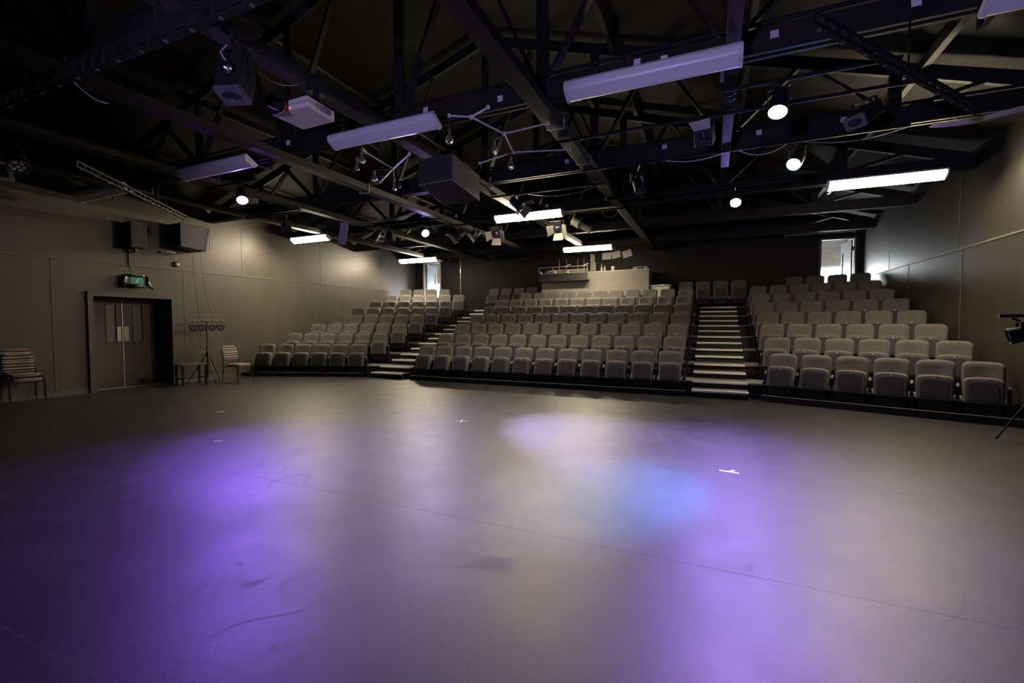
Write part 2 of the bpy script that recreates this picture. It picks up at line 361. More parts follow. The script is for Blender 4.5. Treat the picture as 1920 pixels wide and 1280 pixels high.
# purlins under the roof boards
for q, f in enumerate((0.2, 0.45, 0.7)):
    for s in (-1, 1):
        x = XM + s * (XM - XL) * (1 - f)
        tag(MB().box((x - 0.04, YN + 0.05, zroof(x) - 0.145), (x + 0.04, YB - 0.05, zroof(x) - 0.02)).build('purlin', TIMBER), 'dark purlin under the %s roof slope, %s up from the eaves' % ('far' if s > 0 else 'door-side', ORD[q + 1]), 'purlin', 'roof purlins')

# ------------------------------------------------------------------ fluorescent battens
def batten(x, y, z, l, lit, label, bk=0.8):
    yc = min((q + 0.08 for q in TY if q > y - 0.1), key=lambda q: abs(q - y)) - y
    t = thing('fluorescent_batten', label, 'light', (x, y, z), 0, 'lit fluorescent tubes' if lit else 'unlit fluorescent battens')
    h = l / 2
    prof = [(-0.105, 0.0), (-0.085, -0.034), (-0.06, -0.05), (0.06, -0.05), (0.085, -0.034), (0.105, 0.0)]
    d = MB(); nn = len(prof)
    v = [(-h + 0.03, py, pz) for py, pz in prof] + [(h - 0.03, py, pz) for py, pz in prof]
    d.add(v, [(i, i + 1, nn + i + 1, nn + i) for i in range(nn - 1)] + [tuple(range(nn)), tuple(range(2 * nn - 1, nn - 1, -1)), (nn - 1, 0, nn, 2 * nn - 1)])
    T = Matrix.Rotation(R(-32), 4, 'X')
    d.xf(T).build('diffuser', LITB if lit else DIFF, t, smooth=30)
    MB().box((-h, -0.11, 0.002), (h, 0.11, 0.045)).xf(T).build('body', WHITEP, t, 0.006)
    for s in (-bk, bk): MB().box((s * h - 0.02, 0.03, 0.03), (s * h + 0.02, yc + 0.02, 0.04)).box((s * h - 0.02, yc - 0.015, 0.041), (s * h + 0.02, yc + 0.015, 4.149 - z)).build('bracket', BLACKM, t)
    for s in (-1, 1):
        e = MB(); pr = [(py * 1.06, pz * 1.06) for py, pz in prof]
        M = Matrix(((0, 0, 1, 0), (1, 0, 0, 0), (0, 1, 0, 0), (0, 0, 0, 1)))
        e.prism(pr[::-1][::-1], (h - 0.028) * s if s > 0 else -h, h if s > 0 else -h + 0.028, M); e.xf(T).build('end_cap', WHITEP, t)
    return t
for x, dsc in ((-11.02, 'dull unlit white batten nearest the double doors, crossed by a lighting bar'), (-7.6, 'unlit white batten glowing violet above the first violet lamp'), (-4.12, 'unlit white batten just behind the white projector'), (-0.66, 'long unlit white batten left of the narrow end beam'), (2.83, 'unlit white batten cut off by the top edge')):
    batten(x * 0.948, 4.70, 3.925, 1.67, False, dsc, 0.55 if 'projector' in dsc else 0.8)
for x, y, l, dsc in ((2.78, 10.28, 1.74, 'lit warm tube high by the wall opposite the double doors'), (-4.1, 10.18, 1.74, 'lit warm tube in the middle, hung with barndoor lamps'), (-11.25, 10.2, 1.5, 'lit warm tube nearest the double doors wall'), (-11.05, 15.45, 1.85, 'lit warm tube in front of the open far door'), (-4.0, 15.4, 1.72, 'lit warm tube over the control desk')):
    batten(x * 0.948, y * 0.948, 3.925, l * 0.948, True, dsc, 0.4 if 'middle' in dsc else 0.8)

# ------------------------------------------------------------------ seating decks
TAN = math.tan(R(19))
def polyline(y, off=0.0):       # front edge of a deck as it bends along the three blocks
    bl, br = -8.65 - off * 0.167, 0.98 + off * 0.167
    return [(XL + 0.02, y - (bl - XL - 0.02) * TAN), (bl, y), (br, y), (XR - 0.02, y - (XR - 0.02 - br) * TAN)]
SX0, SX1 = -0.38, 0.65          # straight stair beside the far block
LX0, LX1 = -8.62, -7.58         # stair in the other aisle
rown = ['front', 'second', 'third', 'fourth', 'fifth', 'sixth', 'seventh', 'eighth']
for k in range(1, 8):
    z = RISE * k; f = polyline(deck(k)); b = polyline(deck(k + 1) - 0.012) if k < 7 else [(XR - 0.02, YB - 0.02), (XL + 0.02, YB - 0.02)]
    bb = b[::-1] if k < 7 else b
    t = thing('seating_tier', 'raised deck carrying the %s row of seats, dark riser and grey tread' % rown[k], 'platform', (0, 0, 0), 0, 'stepped decks under the seat rows')
    MB().prism(f + bb, z - 0.03, z).build('tread', TREAD, t)
    f2 = polyline(deck(k) + 0.02)
    rb = MB()
    for (a, c) in zip(f2[:-1], f2[1:]):
        rb.hexa([(a[0], a[1], z - RISE + 0.001), (c[0], c[1], z - RISE + 0.001), (c[0], c[1] + 0.02, z - RISE + 0.001), (a[0], a[1] + 0.02, z - RISE + 0.001)],
                [(a[0], a[1], z - 0.031), (c[0], c[1], z - 0.031), (c[0], c[1] + 0.02, z - 0.031), (a[0], a[1] + 0.02, z - 0.031)])
    rb.build('riser', RISER, t)
    for x0, x1 in ((LX0, LX1), (SX0, SX1)):
        MB().box((x0, deck(k) - 0.012, z - 0.034), (x1, deck(k) + 0.05, z + 0.004)).build('nosing', NOSE, t)
# half steps
for sname, x0, x1, words_ in (('straight', SX0, SX1, 'the straight stair beside the far block'), ('curving', LX0, LX1, 'the stair nearest the double doors')):
    for k in range(7):
        z = RISE * k; y1 = deck(k + 1) + 0.018; y0 = 9.79 if k == 0 else y1 - 0.42
        t = thing('half_step', 'dark half step with white nosing, %s up %s' % (['lowest', 'second', 'third', 'fourth', 'fifth', 'sixth', 'topmost'][k], words_), 'step', ((x0 + x1) / 2, y0, z + 0.001), 0, 'half steps of ' + words_)
        hw = (x1 - x0) / 2
        MB().box((-hw, 0.012, 0), (hw, y1 - y0 - 0.002, RISE / 2 - 0.012)).build('box', RISER, t)
        MB().box((-hw, 0.0, RISE / 2 - 0.012), (hw, y1 - y0 - 0.002, RISE / 2)).build('tread', TREAD, t)
        MB().box((-hw, -0.012, RISE / 2 - 0.034), (hw, 0.055, RISE / 2 + 0.004)).build('nosing', NOSE, t)
# low kick board under the front row
for nm, (a, c) in zip(('under the front row by the double doors', 'under the front row of the middle block', 'under the front row of the far block'), ((0, 1), (1, 2), (2, 3))):
    p = polyline(9.80, 0.55); A, B = Vector((*p[a], 0)), Vector((*p[c], 0))
    if a == 1: A.x, B.x = -7.3, -0.5
    if a == 0: B = A.lerp(B, 0.965)
    if a == 2: A = A.lerp(B, 0.0) + Vector((-0.2, 0.0, 0))
    t = thing('kick_board', 'low black kick board ' + nm, 'board', tuple(A), 0, 'kick boards under the front row')
    d = B - A
    MB().bar((0, 0, 0.055), tuple(d + Vector((0, 0, 0.055))), 0.02, 0.11).build('board', BLACKP, t)
    MB().bar((0, -0.004, 0.115), tuple(d + Vector((0, -0.004, 0.115))), 0.03, 0.012).build('edge_trim', mat('grey metal edge', (0.18, 0.17, 0.17), 0.35, 0.5), t)

# ------------------------------------------------------------------ tip-up seats
SEATS = {}
def rounded(w_, z0, z1, rt_, rb_, arc=0.0, n_=5):
    h = w_ / 2; P = []
    def corner(cx, cz, r_, a0):
        for i in range(n_ + 1):
            a = R(a0 + 90 * i / n_); P.append((cx + r_ * math.cos(a), cz + r_ * math.sin(a)))
    corner(h - rb_, z0 + rb_, rb_, -90); corner(h - rt_, z1 - rt_, rt_, 0)
    for i in range(1, 4):
        x = (h - rt_) * (1 - 2 * i / 4); P.append((x, z1))
    corner(-h + rt_, z1 - rt_, rt_, 90); corner(-h + rb_, z0 + rb_, rb_, 180)
    if arc: P = [(x, z + arc * (1 - (x / h) ** 2) * max(0, (z - z0) / (z1 - z0)) ** 2) for x, z in P]
    return P
tilt = lambda a, zc: (lambda x, z: (z - zc) * math.tan(R(a)))
back_ring = rounded(0.47, 0.36, 0.885, 0.07, 0.03, 0.018)
cu = lambda x, z: (z - 0.36) * math.tan(R(13)) - 0.55 * x * x
me_back = MB().slab(back_ring, [(0.03, 0.20), (0.004, 0.185), (0, 0.165), (0, 0.145), (0.012, 0.122), (0.04, 0.11), (0.10, 0.112), (0.16, 0.118)], cu).mesh('backrest', FABRIC, 60)
shell_ring = rounded(0.44, 0.30, 0.86, 0.06, 0.03, 0.012)
me_bsh = MB().slab(shell_ring, [(0.01, 0.222), (0, 0.216), (0, 0.203)], cu).mesh('back_shell', SHELL, 40)
pan_ring = rounded(0.435, 0.285, 0.645, 0.05, 0.02, 0.028)
pt = lambda x, z: (z - 0.285) * math.tan(R(9))
me_pan = MB().slab(pan_ring, [(0.03, 0.115), (0.006, 0.105), (0, 0.085), (0, -0.012), (0.007, -0.03), (0.018, -0.036), (0.03, -0.037)], pt).mesh('seat_pan', FABRIC, 60)
pp = rounded(0.335, 0.315, 0.60, 0.06, 0.012, 0.02)
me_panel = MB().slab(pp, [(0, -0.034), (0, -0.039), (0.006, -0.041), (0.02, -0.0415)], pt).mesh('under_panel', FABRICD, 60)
me_tag = MB().slab([(0.011 * math.cos(R(a)), 0.635 + 0.008 * math.sin(R(a))) for a in range(0, 360, 45)], [(0, -0.034), (0, -0.042)], pt).mesh('number_tag', mat('small white number tag', (0.8, 0.8, 0.78), 0.4), 0)
sh = rounded(0.415, 0.125, 0.284, 0.01, 0.05)
me_shell = MB().slab(sh, [(0.03, 0.15), (0, 0.13), (0, 0.035), (0.01, 0.022)], lambda x, z: (z - 0.284) * -0.08).mesh('pan_hinge_cover', SHELL, 40)
def standard_mesh(cx):
    P = []
    for x, z in [(0.215, 0.0), (0.215, 0.50)] : P.append((x, z))
    P += [(0.15 + 0.065 * math.cos(R(a)), 0.50 + 0.05 * math.sin(R(a))) for a in range(15, 180, 30)] + [(0.085, 0.50), (0.07, 0.36), (0.09, 0.25), (0.10, 0.0)]
    b = MB(); M = Matrix(((0, 0, 1, cx), (1, 0, 0, 0), (0, 1, 0, 0), (0, 0, 0, 1)))
    b.prism(P, -0.02, 0.02, M); b.box((cx - 0.035, 0.04, 0.0), (cx + 0.035, 0.225, 0.012))
    return b.mesh('seat_standard', BLACKM, 40)
def bracket_mesh(cx):
    b = MB(); b.box((cx - 0.040, 0.045, 0.315), (cx - 0.022, 0.085, 0.355)); b.box((cx + 0.022, 0.045, 0.315), (cx + 0.040, 0.085, 0.355)); b.box((cx - 0.042, 0.045, 0.295), (cx + 0.042, 0.075, 0.313))
    return b.mesh('hinge_bracket', STEEL, 40)
def top_mesh(cx):
    b = MB(); b.tube([(cx, 0.092, 0.505), (cx, 0.11, 0.54), (cx, 0.15, 0.556), (cx, 0.19, 0.54)], 0.012, 6)
    return b.mesh('standard_cap', mat('grey cap strip', (0.2, 0.2, 0.22), 0.35), 60)
def make_seat(pitch):
    t = bpy.data.objects.new('tip_up_seat', None); COL.objects.link(t); t.empty_display_size = 0.1
    def add(nm, me, par=t):
        o = bpy.data.objects.new(nm, me); COL.objects.link(o); o.parent = par; return o
    add('backrest', me_back); add('back_shell', me_bsh); p = add('seat_pan', me_pan)
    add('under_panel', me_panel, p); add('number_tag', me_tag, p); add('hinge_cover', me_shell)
    s = add('standard', standard_mesh(-pitch / 2)); add('hinge_bracket', bracket_mesh(-pitch / 2), s); add('standard_cap', top_mesh(-pitch / 2), s)
    return t, standard_mesh(pitch / 2), bracket_mesh(pitch / 2)
def place(proto, used, loc, rz, label, group, last):
    t, me_s, me_b = proto
    o = t if not used[0] else copy_tree(t)
    used[0] = True
    o.location = loc; o.rotation_euler = (0, 0, rz); tag(o, label, 'seat', group)
    if last:
        s = bpy.data.objects.new('standard', me_s); COL.objects.link(s); s.parent = o
        q = bpy.data.objects.new('hinge_bracket', me_b); COL.objects.link(q); q.parent = s
    return o
P545, P559 = make_seat(0.545), make_seat(0.559)
ca, sa = math.cos(R(19)), math.sin(R(19))
lasts = []
used = [False]; usedc = [False]; todo = []
for k in range(8):
    z = RISE * k + (0.001 if k else 0.0); y = deck(k) + 0.62
    for i in range(6):           # block by the double doors, counted from the side wall
        if k == 7 and i > 3: continue
        q = 5 - i
        todo.append((P545, used, (-9.12 - 0.545 * ca * q, y - 0.13 - 0.545 * sa * q, z), R(19), 'grey tip-up seat, %s from the wall, %s row, block nearest the double doors' % (ORD[i + 1], rown[k]), 'seats of the block nearest the double doors', i == (3 if k == 7 else 5)))
    if k < 7:
        for i in range(12):      # middle block, counted from the straight stair
            if k == 6 and i == 0: continue
            todo.append((P559, usedc, (-6.962 + 0.559 * i, y, z), 0, 'grey tip-up seat, %s from the straight stair, %s row, middle block' % (ORD[12 - i], rown[k]), 'seats of the middle block', i == 11))
    else:
        for i in range(4):
            todo.append((P545, used, (-8.17 + 0.545 * i, y + 0.02, z), 0, 'grey tip-up seat, %s from the silver pole, top row left of the control desk' % ORD[i + 1], 'top row seats beside the control desk', i == 3))
        for i in range(4):
            todo.append((P545, used, (-0.86 + 0.535 * i, y + 0.02, z), 0, 'grey tip-up seat, %s from the white table, top row above the straight stair' % ORD[i + 1], 'top row seats above the straight stair', i == 3))
    for i in range(6):           # far block, counted from the wall
        if k == 7 and i < 2: continue
        todo.append((P545, used, (1.17 + 0.535 * ca * i, y - 0.02 - 0.535 * sa * i, z), R(-19), 'grey tip-up seat, %s from the wall, %s row, block opposite the double doors' % (ORD[6 - i], rown[k]), 'seats of the block opposite the double doors', i == 5))
# standards at the row ends are added after all copies are made
fin = []
for proto, u, loc, rz, lab, grp, last in todo:
    o = place(proto, u, loc, rz, lab, grp, False)
    if last: fin.append((proto, o))
for (t, me_s, me_b), o in fin:
    s = bpy.data.objects.new('standard', me_s); COL.objects.link(s); s.parent = o
    q = bpy.data.objects.new('hinge_bracket', me_b); COL.objects.link(q); q.parent = s

# ------------------------------------------------------------------ lighting bars
PIPEZ = 4.008
def pipe(x0, y0, x1, y1, label, z=PIPEZ, r=0.021):
    return tag(MB().tube([(x0, y0, z), (x1, y1, z)], r, 10).build('lighting_pipe', MATTEB), label, 'pipe', 'lighting pipes under the beams')
pipe(-8.52, 3.0, -9.5, 3.0, 'short black pipe holding two dark lamps at the upper corner by the doors')
pipe(-8.5, 5.5, -7.3, 5.5, 'short black pipe holding the first violet lamp near the doors')
pipe(-8.5, 7.45, -10.3, 7.45, 'black pipe with one round unlit lamp near the doors wall')
pipe(-8.5, 9.35, -6.05, 9.35, 'black pipe holding the blue-white lamp over the stair')
pipe(-6.3, 10.12, -1.8, 10.12, 'long black pipe carrying the barndoor lamps by the middle tube')
pipe(-4.1, 8.2, -1.8, 8.2, 'black pipe with the warm-lit tilted lamp beside the black cabinet')
pipe(-2.02, 7.4, 2.25, 7.4, 'black pipe carrying the long spot and the blue-white lamp')
pipe(-2.02, 6.1, 2.1, 6.1, 'black pipe carrying the square lamp and the tilted box lamp')
for yy, dd in ((2.53, 'nearest overhead'), (5.13, 'behind the projector'), (7.73, 'above the black cabinet')):
    pipe(XL + 0.2, yy, XR - 0.2, yy, 'long thin pipe lying along the truss ' + dd, 4.412, 0.020)
pipe(0.03, 5.50, 1.6, 5.50, 'short black pipe holding the pink-violet lamp')
pipe(-2.02, 9.3, 1.2, 9.3, 'black pipe holding the starry violet lamp over the straight stair')

def ladder_bar(a, b, z, label, depth=0.09, hang=()):
    a, b = Vector((*a, 0)), Vector((*b, 0)); d = b - a; l = d.length; rz = math.atan2(d.y, d.x)
    t = thing('ladder_bar', label, 'lighting bar', (a.x, a.y, z), rz)
    MB().box((0, -0.02, -0.012), (l, 0.02, 0.012)).build('bottom_rail', MATTEB, t)
    MB().box((0, -0.02, depth - 0.012), (l, 0.02, depth + 0.012)).build('top_rail', MATTEB, t)
    k = int(l / 0.16); me = MB().box((-0.012, -0.012, 0.0125), (0.012, 0.012, depth - 0.0125)).mesh('rung', MATTEB, 0)
    for i in range(k + 1):
        o = bpy.data.objects.new('rung', me); COL.objects.link(o); o.parent = t; o.location = (0.02 + (l - 0.04) * i / k, 0, 0)
    for i in range(0, k, 2):
        x = 0.02 + (l - 0.04) * (i + 0.5) / k
        MB().box((x - 0.012, -0.014, -0.026), (x + 0.012, 0.014, -0.0125)).build('clip', mat('dull grey clip', (0.07, 0.07, 0.07), 0.5, 0.5), t)
    for s, top in hang:
        MB().tube([(s, 0, depth), (s, 0, top - z)], 0.009, 6).build('hanger', BLACKM, t)
    return t
ladder_bar((0.62, 3.98), (2.48, 6.37), 3.68, 'long slanting ladder bar near the upper corner opposite the doors', 0.075, ((1.50, 4.16),))
ladder_bar((-8.12, 3.36), (-10.2, 6.02), 3.68, 'slanting ladder bar reaching towards the doors wall speaker', 0.075, ((2.24, 4.16), ))
ladder_bar((-7.6, 2.2), (-2.5, 2.2), 3.70, 'deep ladder bar crossing the upper corner above the dark scanner lamp', 0.14, ((1.43, 4.04), (3.57, 4.04)))

# ------------------------------------------------------------------ stage lamps
GEL = mat('pale inner flap metal', (0.13, 0.125, 0.115), 0.5, 0.5)
def yoke(t, d, top, r, back):          # stirrup and hook clamp from the lamp up to the pipe
    side = Vector((0, 0, 1)).cross(Vector(d)); side = side.normalized() if side.length > 0.05 else Vector((1, 0, 0))
    c = Vector(d) * -back; h = min(r + 0.05, max(r + 0.016, top - c.z - 0.03))
    p1 = c + side * (r + 0.012); p2 = c - side * (r + 0.012)
    MB().bar(p1, p1 + Vector((0, 0, h)), 0.03, 0.008, side).bar(p2, p2 + Vector((0, 0, h)), 0.03, 0.008, side).bar(p1 + Vector((0, 0, h)) + side * 0.004, p2 + Vector((0, 0, h)) - side * 0.004, 0.03, 0.008).build('yoke', BLACKM, t)
    MB().tube([c + Vector((0, 0, h)), c + Vector((0, 0, h + 0.01)), Vector((0, 0, max(c.z + h + 0.012, top)))], 0.013, 8).build('clamp', BLACKM, t)
def par(loc, d, label, col=None, strength=0.0, r=0.10, led=False, top=3.978, group=None, spot=None, power=0, ln=1.0):
    d = Vector(d).normalized()
    t = thing('par_can', label, 'stage lamp', loc, 0, group)
    A = aim(d)
    MB().lathe([(r * 0.55, -0.30 * ln), (r * 0.75, -0.27 * ln), (r * 0.95, -0.10 * ln), (r, 0.0), (r, 0.025), (r * 0.92, 0.025), (r * 0.9, 0.0)], A, 20).build('can', BLACKM, t)
    if col:
        MB().lathe([(r * 0.895, 0.002), (r * 0.88, 0.012), (r * 0.4, 0.018)], A, 20).build('lens', emit('lit lens ' + label, col, strength), t)
    else:
        if led: MB().lathe([(r * 1.0, 0.0255), (r * 1.0, 0.030), (r * 0.90, 0.030), (r * 0.90, 0.0255), (r * 1.0, 0.0255)], A, 20, False).build('front_ring', mat('grey lamp ring', (0.16, 0.15, 0.15), 0.4), t)
        f = MB().lathe([(r * 0.895, 0.002), (r * 0.88, 0.010), (r * 0.3, 0.014)], A, 20).build('lens', LENSG if not led else BLACKP, t)
        if led:
            g = MB()
            for q in range(7):
                a = q * math.pi / 3; rr = 0 if q == 6 else r * 0.55
                g.lathe([(r * 0.24, 0.0), (r * 0.2, 0.016), (r * 0.05, 0.018)], A @ Matrix.Translation((rr * math.cos(a), rr * math.sin(a), 0.004)), 8)
            g.build('led_lenses', mat('clear led lens', (0.75, 0.73, 0.7), 0.3, 0.8), f)
    yoke(t, d, top - loc[2], r, 0.12 * ln)
    if spot:
        ld = bpy.data.lights.new('beam', 'SPOT'); ld.color = col; ld.energy = power; ld.spot_size = R(spot[1]); ld.spot_blend = spot[2]; ld.shadow_soft_size = 0.07
        lo = bpy.data.objects.new('beam', ld); COL.objects.link(lo); lo.parent = t
        q = (Vector(spot[0]) - Vector(loc)).normalized(); lo.location = q * 0.06; lo.rotation_euler = q.to_track_quat('-Z', 'Y').to_euler()
    return t
LG = 'lit violet and blue stage lamps'
SP = 0.5; FRONT_FILL = 330  # second value: energy of the added fill lamps behind the camera
def lit(loc, target, label, col, s, cone, blend, power, flood=0, fd=None):
    d = (Vector(target) - Vector(loc)).normalized()
    t = par(loc, d, label, col, s, 0.095, False, PIPEZ - 0.03, LG, (target, cone, blend), power * SP)
    if flood:                    # the wide spill of the same lamp
        ld = bpy.data.lights.new('spill', 'SPOT'); ld.color = col; ld.energy = flood * SP; ld.spot_size = R(80); ld.spot_blend = 1.0; ld.shadow_soft_size = 0.07
        lo = bpy.data.objects.new('spill', ld); COL.objects.link(lo); lo.parent = t
        q = (Vector(fd or target) - Vector(loc)).normalized(); lo.location = q * 0.06; lo.rotation_euler = q.to_track_quat('-Z', 'Y').to_euler()
lit((-7.70, 5.50, 3.70), (-5.0, 3.9, 0), 'violet lamp glaring below the unlit batten nearest the doors', (0.28, 0.13, 1.0), 150, 34, 0.5, 800, 1000, (-3.2, 2.2, 0))
lit((-6.48, 9.35, 3.70), (-0.75, 5.65, 0), 'blue-white lamp glaring above the stair nearest the doors', (0.5, 0.42, 1.0), 150, 25, 1.0, 24000, 450, (-3.0, 4.5, 0))
lit((0.34, 9.30, 3.70), (0.1, 5.2, 0), 'starry violet lamp above the straight stair', LILAC, 190, 46, 0.7, 700, 520, (0.1, 4.6, 0))
lit((0.58, 5.50, 3.70), (0.0, 3.6, 0), 'pink-violet lamp glaring beside the narrow end beam', PINKISH, 130, 60, 0.6, 500, 350)
lit((0.99, 7.40, 3.70), (-0.95, 4.05, 0), 'blue-white lamp glaring between the pink lamp and the bright tube', BLUE, 150, 23, 1.0, 8500)

par((-8.75, 3.0, 3.66), (0.55, -0.1, -0.85), 'dark round lamp with perforated face at the upper corner by the doors', led=True, r=0.12)
par((-9.3, 3.0, 3.68), (0.75, -0.35, -0.5), 'dark lamp with a pale square front frame at the upper corner', r=0.10)
sq = [o for o in bpy.data.objects if o.get('label') == 'dark lamp with a pale square front frame at the upper corner'][0]
fm = MB(); A = aim(Vector((0.75, -0.35, -0.5)).normalized())
for a, b in (((-0.14, -0.14), (0.14, -0.09)), ((-0.14, 0.09), (0.14, 0.14)), ((-0.14, -0.09), (-0.09, 0.09)), ((0.09, -0.09), (0.14, 0.09))): fm.box((*a, 0.028), (*b, 0.036), A)
fm.build('gel_frame', mat('pale gel frame', (0.42, 0.36, 0.34), 0.5, 0.4), sq)
par((-8.95, 7.45, 3.66), (0.75, -0.45, -0.35), 'round unlit lamp facing the stage near the doors wall', r=0.10)
par((-8.1, 9.35, 3.66), (-0.3, -0.5, -0.8), 'black unlit lamp hanging left of the blue-white lamp', r=0.10)
par((-7.6, 9.35, 3.62), (0.4, -0.6, -0.7), 'black unlit lamp tilted close beside the blue-white lamp', r=0.10)

def fresnel(loc, d, label, flaps=4, r=0.10, top=PIPEZ - 0.03, flapm=None, length=0.26, square=False):
    d = Vector(d).normalized(); A = aim(d); t = thing('barndoor_lamp', label, 'stage lamp', loc, 0, 'barndoor stage lamps')
    if square:
        b = MB(); b.box((-r, -r, -length), (r, r, -0.02), A); b.box((-r * 1.1, -r * 1.1, -0.02), (r * 1.1, r * 1.1, 0.0), A); b.build('housing', BLACKM, t, 0.006)
    else:
        MB().lathe([(r * 0.6, -length), (r * 0.85, -length + 0.03), (r * 0.9, -0.05), (r * 1.05, -0.04), (r * 1.05, 0.0)], A, 18).build('housing', BLACKM, t)
    MB().lathe([(r * 0.72, 0.001), (r * 0.6, 0.02), (r * 0.3, 0.032)], A, 18).build('lens', LENSG, t)
    fl = [(0, 1), (1, 0), (0, -1), (-1, 0)][:flaps]
    for fx, fy in fl:
        Mf = A @ Matrix.Rotation(math.atan2(fx, -fy), 4, 'Z') @ Matrix.Translation((0, -r * 1.06, 0.004)) @ Matrix.Rotation(R(48), 4, 'X')
        MB().add([(-r, 0, 0), (r, 0, 0), (r * 1.25, 0.0, 0.17), (-r * 1.25, 0.0, 0.17), (-r, 0.004, 0), (r, 0.004, 0), (r * 1.25, 0.004, 0.17), (-r * 1.25, 0.004, 0.17)], [(0,1,2,3),(7,6,5,4),(0,4,5,1),(1,5,6,2),(2,6,7,3),(3,7,4,0)], Mf).build('barn_door', flapm or GEL, t, smooth=0)
    yoke(t, d, top - loc[2], r, length * 0.45)
    return t
fresnel((-4.93, 10.12, 3.68), (0.15, -0.75, -0.55), 'barndoor lamp below the doors end of the middle lit tube')
fresnel((-3.33, 10.12, 3.68), (0.02, -0.8, -0.5), 'barndoor lamp glowing under the far end of the middle lit tube')
fresnel((-5.62, 10.12, 3.66), (-0.5, -0.5, -0.6), 'barndoor lamp seen edge-on, third from the middle lit tube', 2)
fresnel((-6.1, 10.12, 3.66), (-0.6, -0.4, -0.6), 'barndoor lamp seen edge-on beside the blue-white lamp', 2)
fresnel((-3.45, 8.2, 3.74), (0.65, 0.1, -0.55), 'warm-lit tilted lamp with ragged flaps above the middle lit tube', 3)
fresnel((-0.15, 6.1, 3.76), (-0.15, -0.8, -0.5), 'square black lamp with one pale open flap beside the narrow end beam', 1, 0.095, square=True, flapm=mat('flap tinted as lilac-lit', (0.55, 0.50, 0.55), 0.4))  # lilac lamp light is put into the open flap's colour
def profile(loc, d, label, top=PIPEZ - 0.03, l=0.5, pale=False):
    d = Vector(d).normalized(); A = aim(d); t = thing('profile_spot', label, 'stage lamp', loc, 0, 'long profile spots')
    MB().lathe([(0.05, -l), (0.09, -l + 0.04), (0.10, -l * 0.6), (0.075, -l * 0.55), (0.075, -0.03), (0.085, -0.03), (0.085, 0.0), (0.07, 0.0)], A, 16).build('barrel', BLACKM if not pale else mat('grey lamp barrel', (0.2, 0.19, 0.17), 0.45), t)
    MB().lathe([(0.066, -0.004), (0.05, 0.012), (0.02, 0.018)], A, 16).build('lens', LENSG, t)
    yoke(t, d, top - loc[2], 0.10, l * 0.5)
profile((-1.08, 7.4, 3.56), (0.25, -0.55, -0.75), 'long black spot hanging between the slanting beam and the starry lamp')
profile((-2.55, 10.12, 3.58), (0.75, 0.15, -0.45), 'long lamp pointing down towards the lit tube over the control desk', pale=True)
# box lamps (scanners)
def boxlamp(loc, d, label, w_, h_, l, top, extra=False):
    d = Vector(d).normalized(); A = aim(d); t = thing('scanner_lamp', label, 'stage lamp', loc, 0)
    MB().box((-w_ / 2, -h_ / 2, -l), (w_ / 2, h_ / 2, -0.015), A).build('housing', BLACKM, t, 0.012)
    f = MB(); ring = [(w_ * 0.36 * math.cos(a * math.pi / 10), h_ * 0.30 * math.sin(a * math.pi / 10)) for a in range(20)]
    out = []
    for x, y in ring:
        s = max(abs(x) / (w_ * 0.52), abs(y) / (h_ * 0.52)); out.append((x / s, y / s))
    v = [(x, y, -0.014) for x, y in out] + [(x, y, 0.012) for x, y in out] + [(x, y, 0.012) for x, y in ring] + [(x, y, -0.014) for x, y in ring]
    fs = []
    for q in range(20):
        e = (q + 1) % 20
        fs += [(q, e, 20 + e, 20 + q), (20 + q, 20 + e, 40 + e, 40 + q), (40 + q, 40 + e, 60 + e, 60 + q), (60 + q, 60 + e, e, q)]
    f.add(v, fs, A).build('front_frame', mat('grey front frame', (0.09, 0.085, 0.095), 0.4), t)
    MB().prism(ring, -0.013, -0.006, A).build('lens', LENSG, t)
    yoke(t, d, top - loc[2], w_ / 2, l * 0.5)
    if extra:
        Mx = Matrix.Translation((0.05, -0.075, 0.19)) @ aim((0.1, -1, -0.1))
        MB().lathe([(0.05, 0.0), (0.052, 0.02), (0.03, 0.03), (0.012, 0.045)], Mx, 18).build('side_reflector', STEEL, t)
        MB().tube([(0.05, -0.08, 0.23), (0.03, -0.12, 0.31), (0.06, -0.08, 0.38)], 0.006, 6).build('cable_tail', mat('grey cable', (0.3, 0.3, 0.3), 0.4), t)
    return t
boxlamp((-3.90, 2.72, 3.50), (0.10, -0.25, -0.95), 'big dark scanner lamp with a chrome side reflector hanging over the stage front', 0.235, 0.20, 0.42, 4.03, True)
boxlamp((1.38, 6.1, 3.68), (-0.55, -0.55, -0.55), 'tilted black box lamp with an oval lens beyond the slanting ladder bar', 0.21, 0.14, 0.34, PIPEZ - 0.03)

# ------------------------------------------------------------------ projector
t = thing('projector', 'cream video projector hanging lens-first over the stage', 'projector', (-4.16, 3.72, 3.75))
MB().hexa([(-0.27, -0.20, 0.012), (0.27, -0.20, 0.012), (0.25, 0.20, 0.0), (-0.25, 0.20, 0.0)], [(-0.27, -0.20, 0.125), (0.27, -0.20, 0.125), (0.25, 0.20, 0.12), (-0.25, 0.20, 0.12)]).build('casing', PROJ, t, 0.018)
MB().box((-0.272, -0.203, 0.062), (0.272, 0.0, 0.068)).build('seam', mat('tan casing seam', (0.25, 0.2, 0.15), 0.5), t)
MB().lathe([(0.075, 0.0), (0.075, 0.02), (0.066, 0.022)], Matrix.Translation((-0.10, -0.2, 0.072)) @ aim((0, -1, 0)), 24).build('lens_ring', WHITEP, t)
ln = MB().lathe([(0.062, 0.0), (0.062, 0.13), (0.055, 0.15), (0.045, 0.15), (0.04, 0.10)], Matrix.Translation((-0.10, -0.2, 0.072)) @ aim((0, -1, 0)), 24).build('lens_barrel', BLACKP, t)
v = MB()
for i in range(8): v.box((0.255, -0.12 + i * 0.032, 0.03), (0.264, -0.105 + i * 0.032, 0.10))
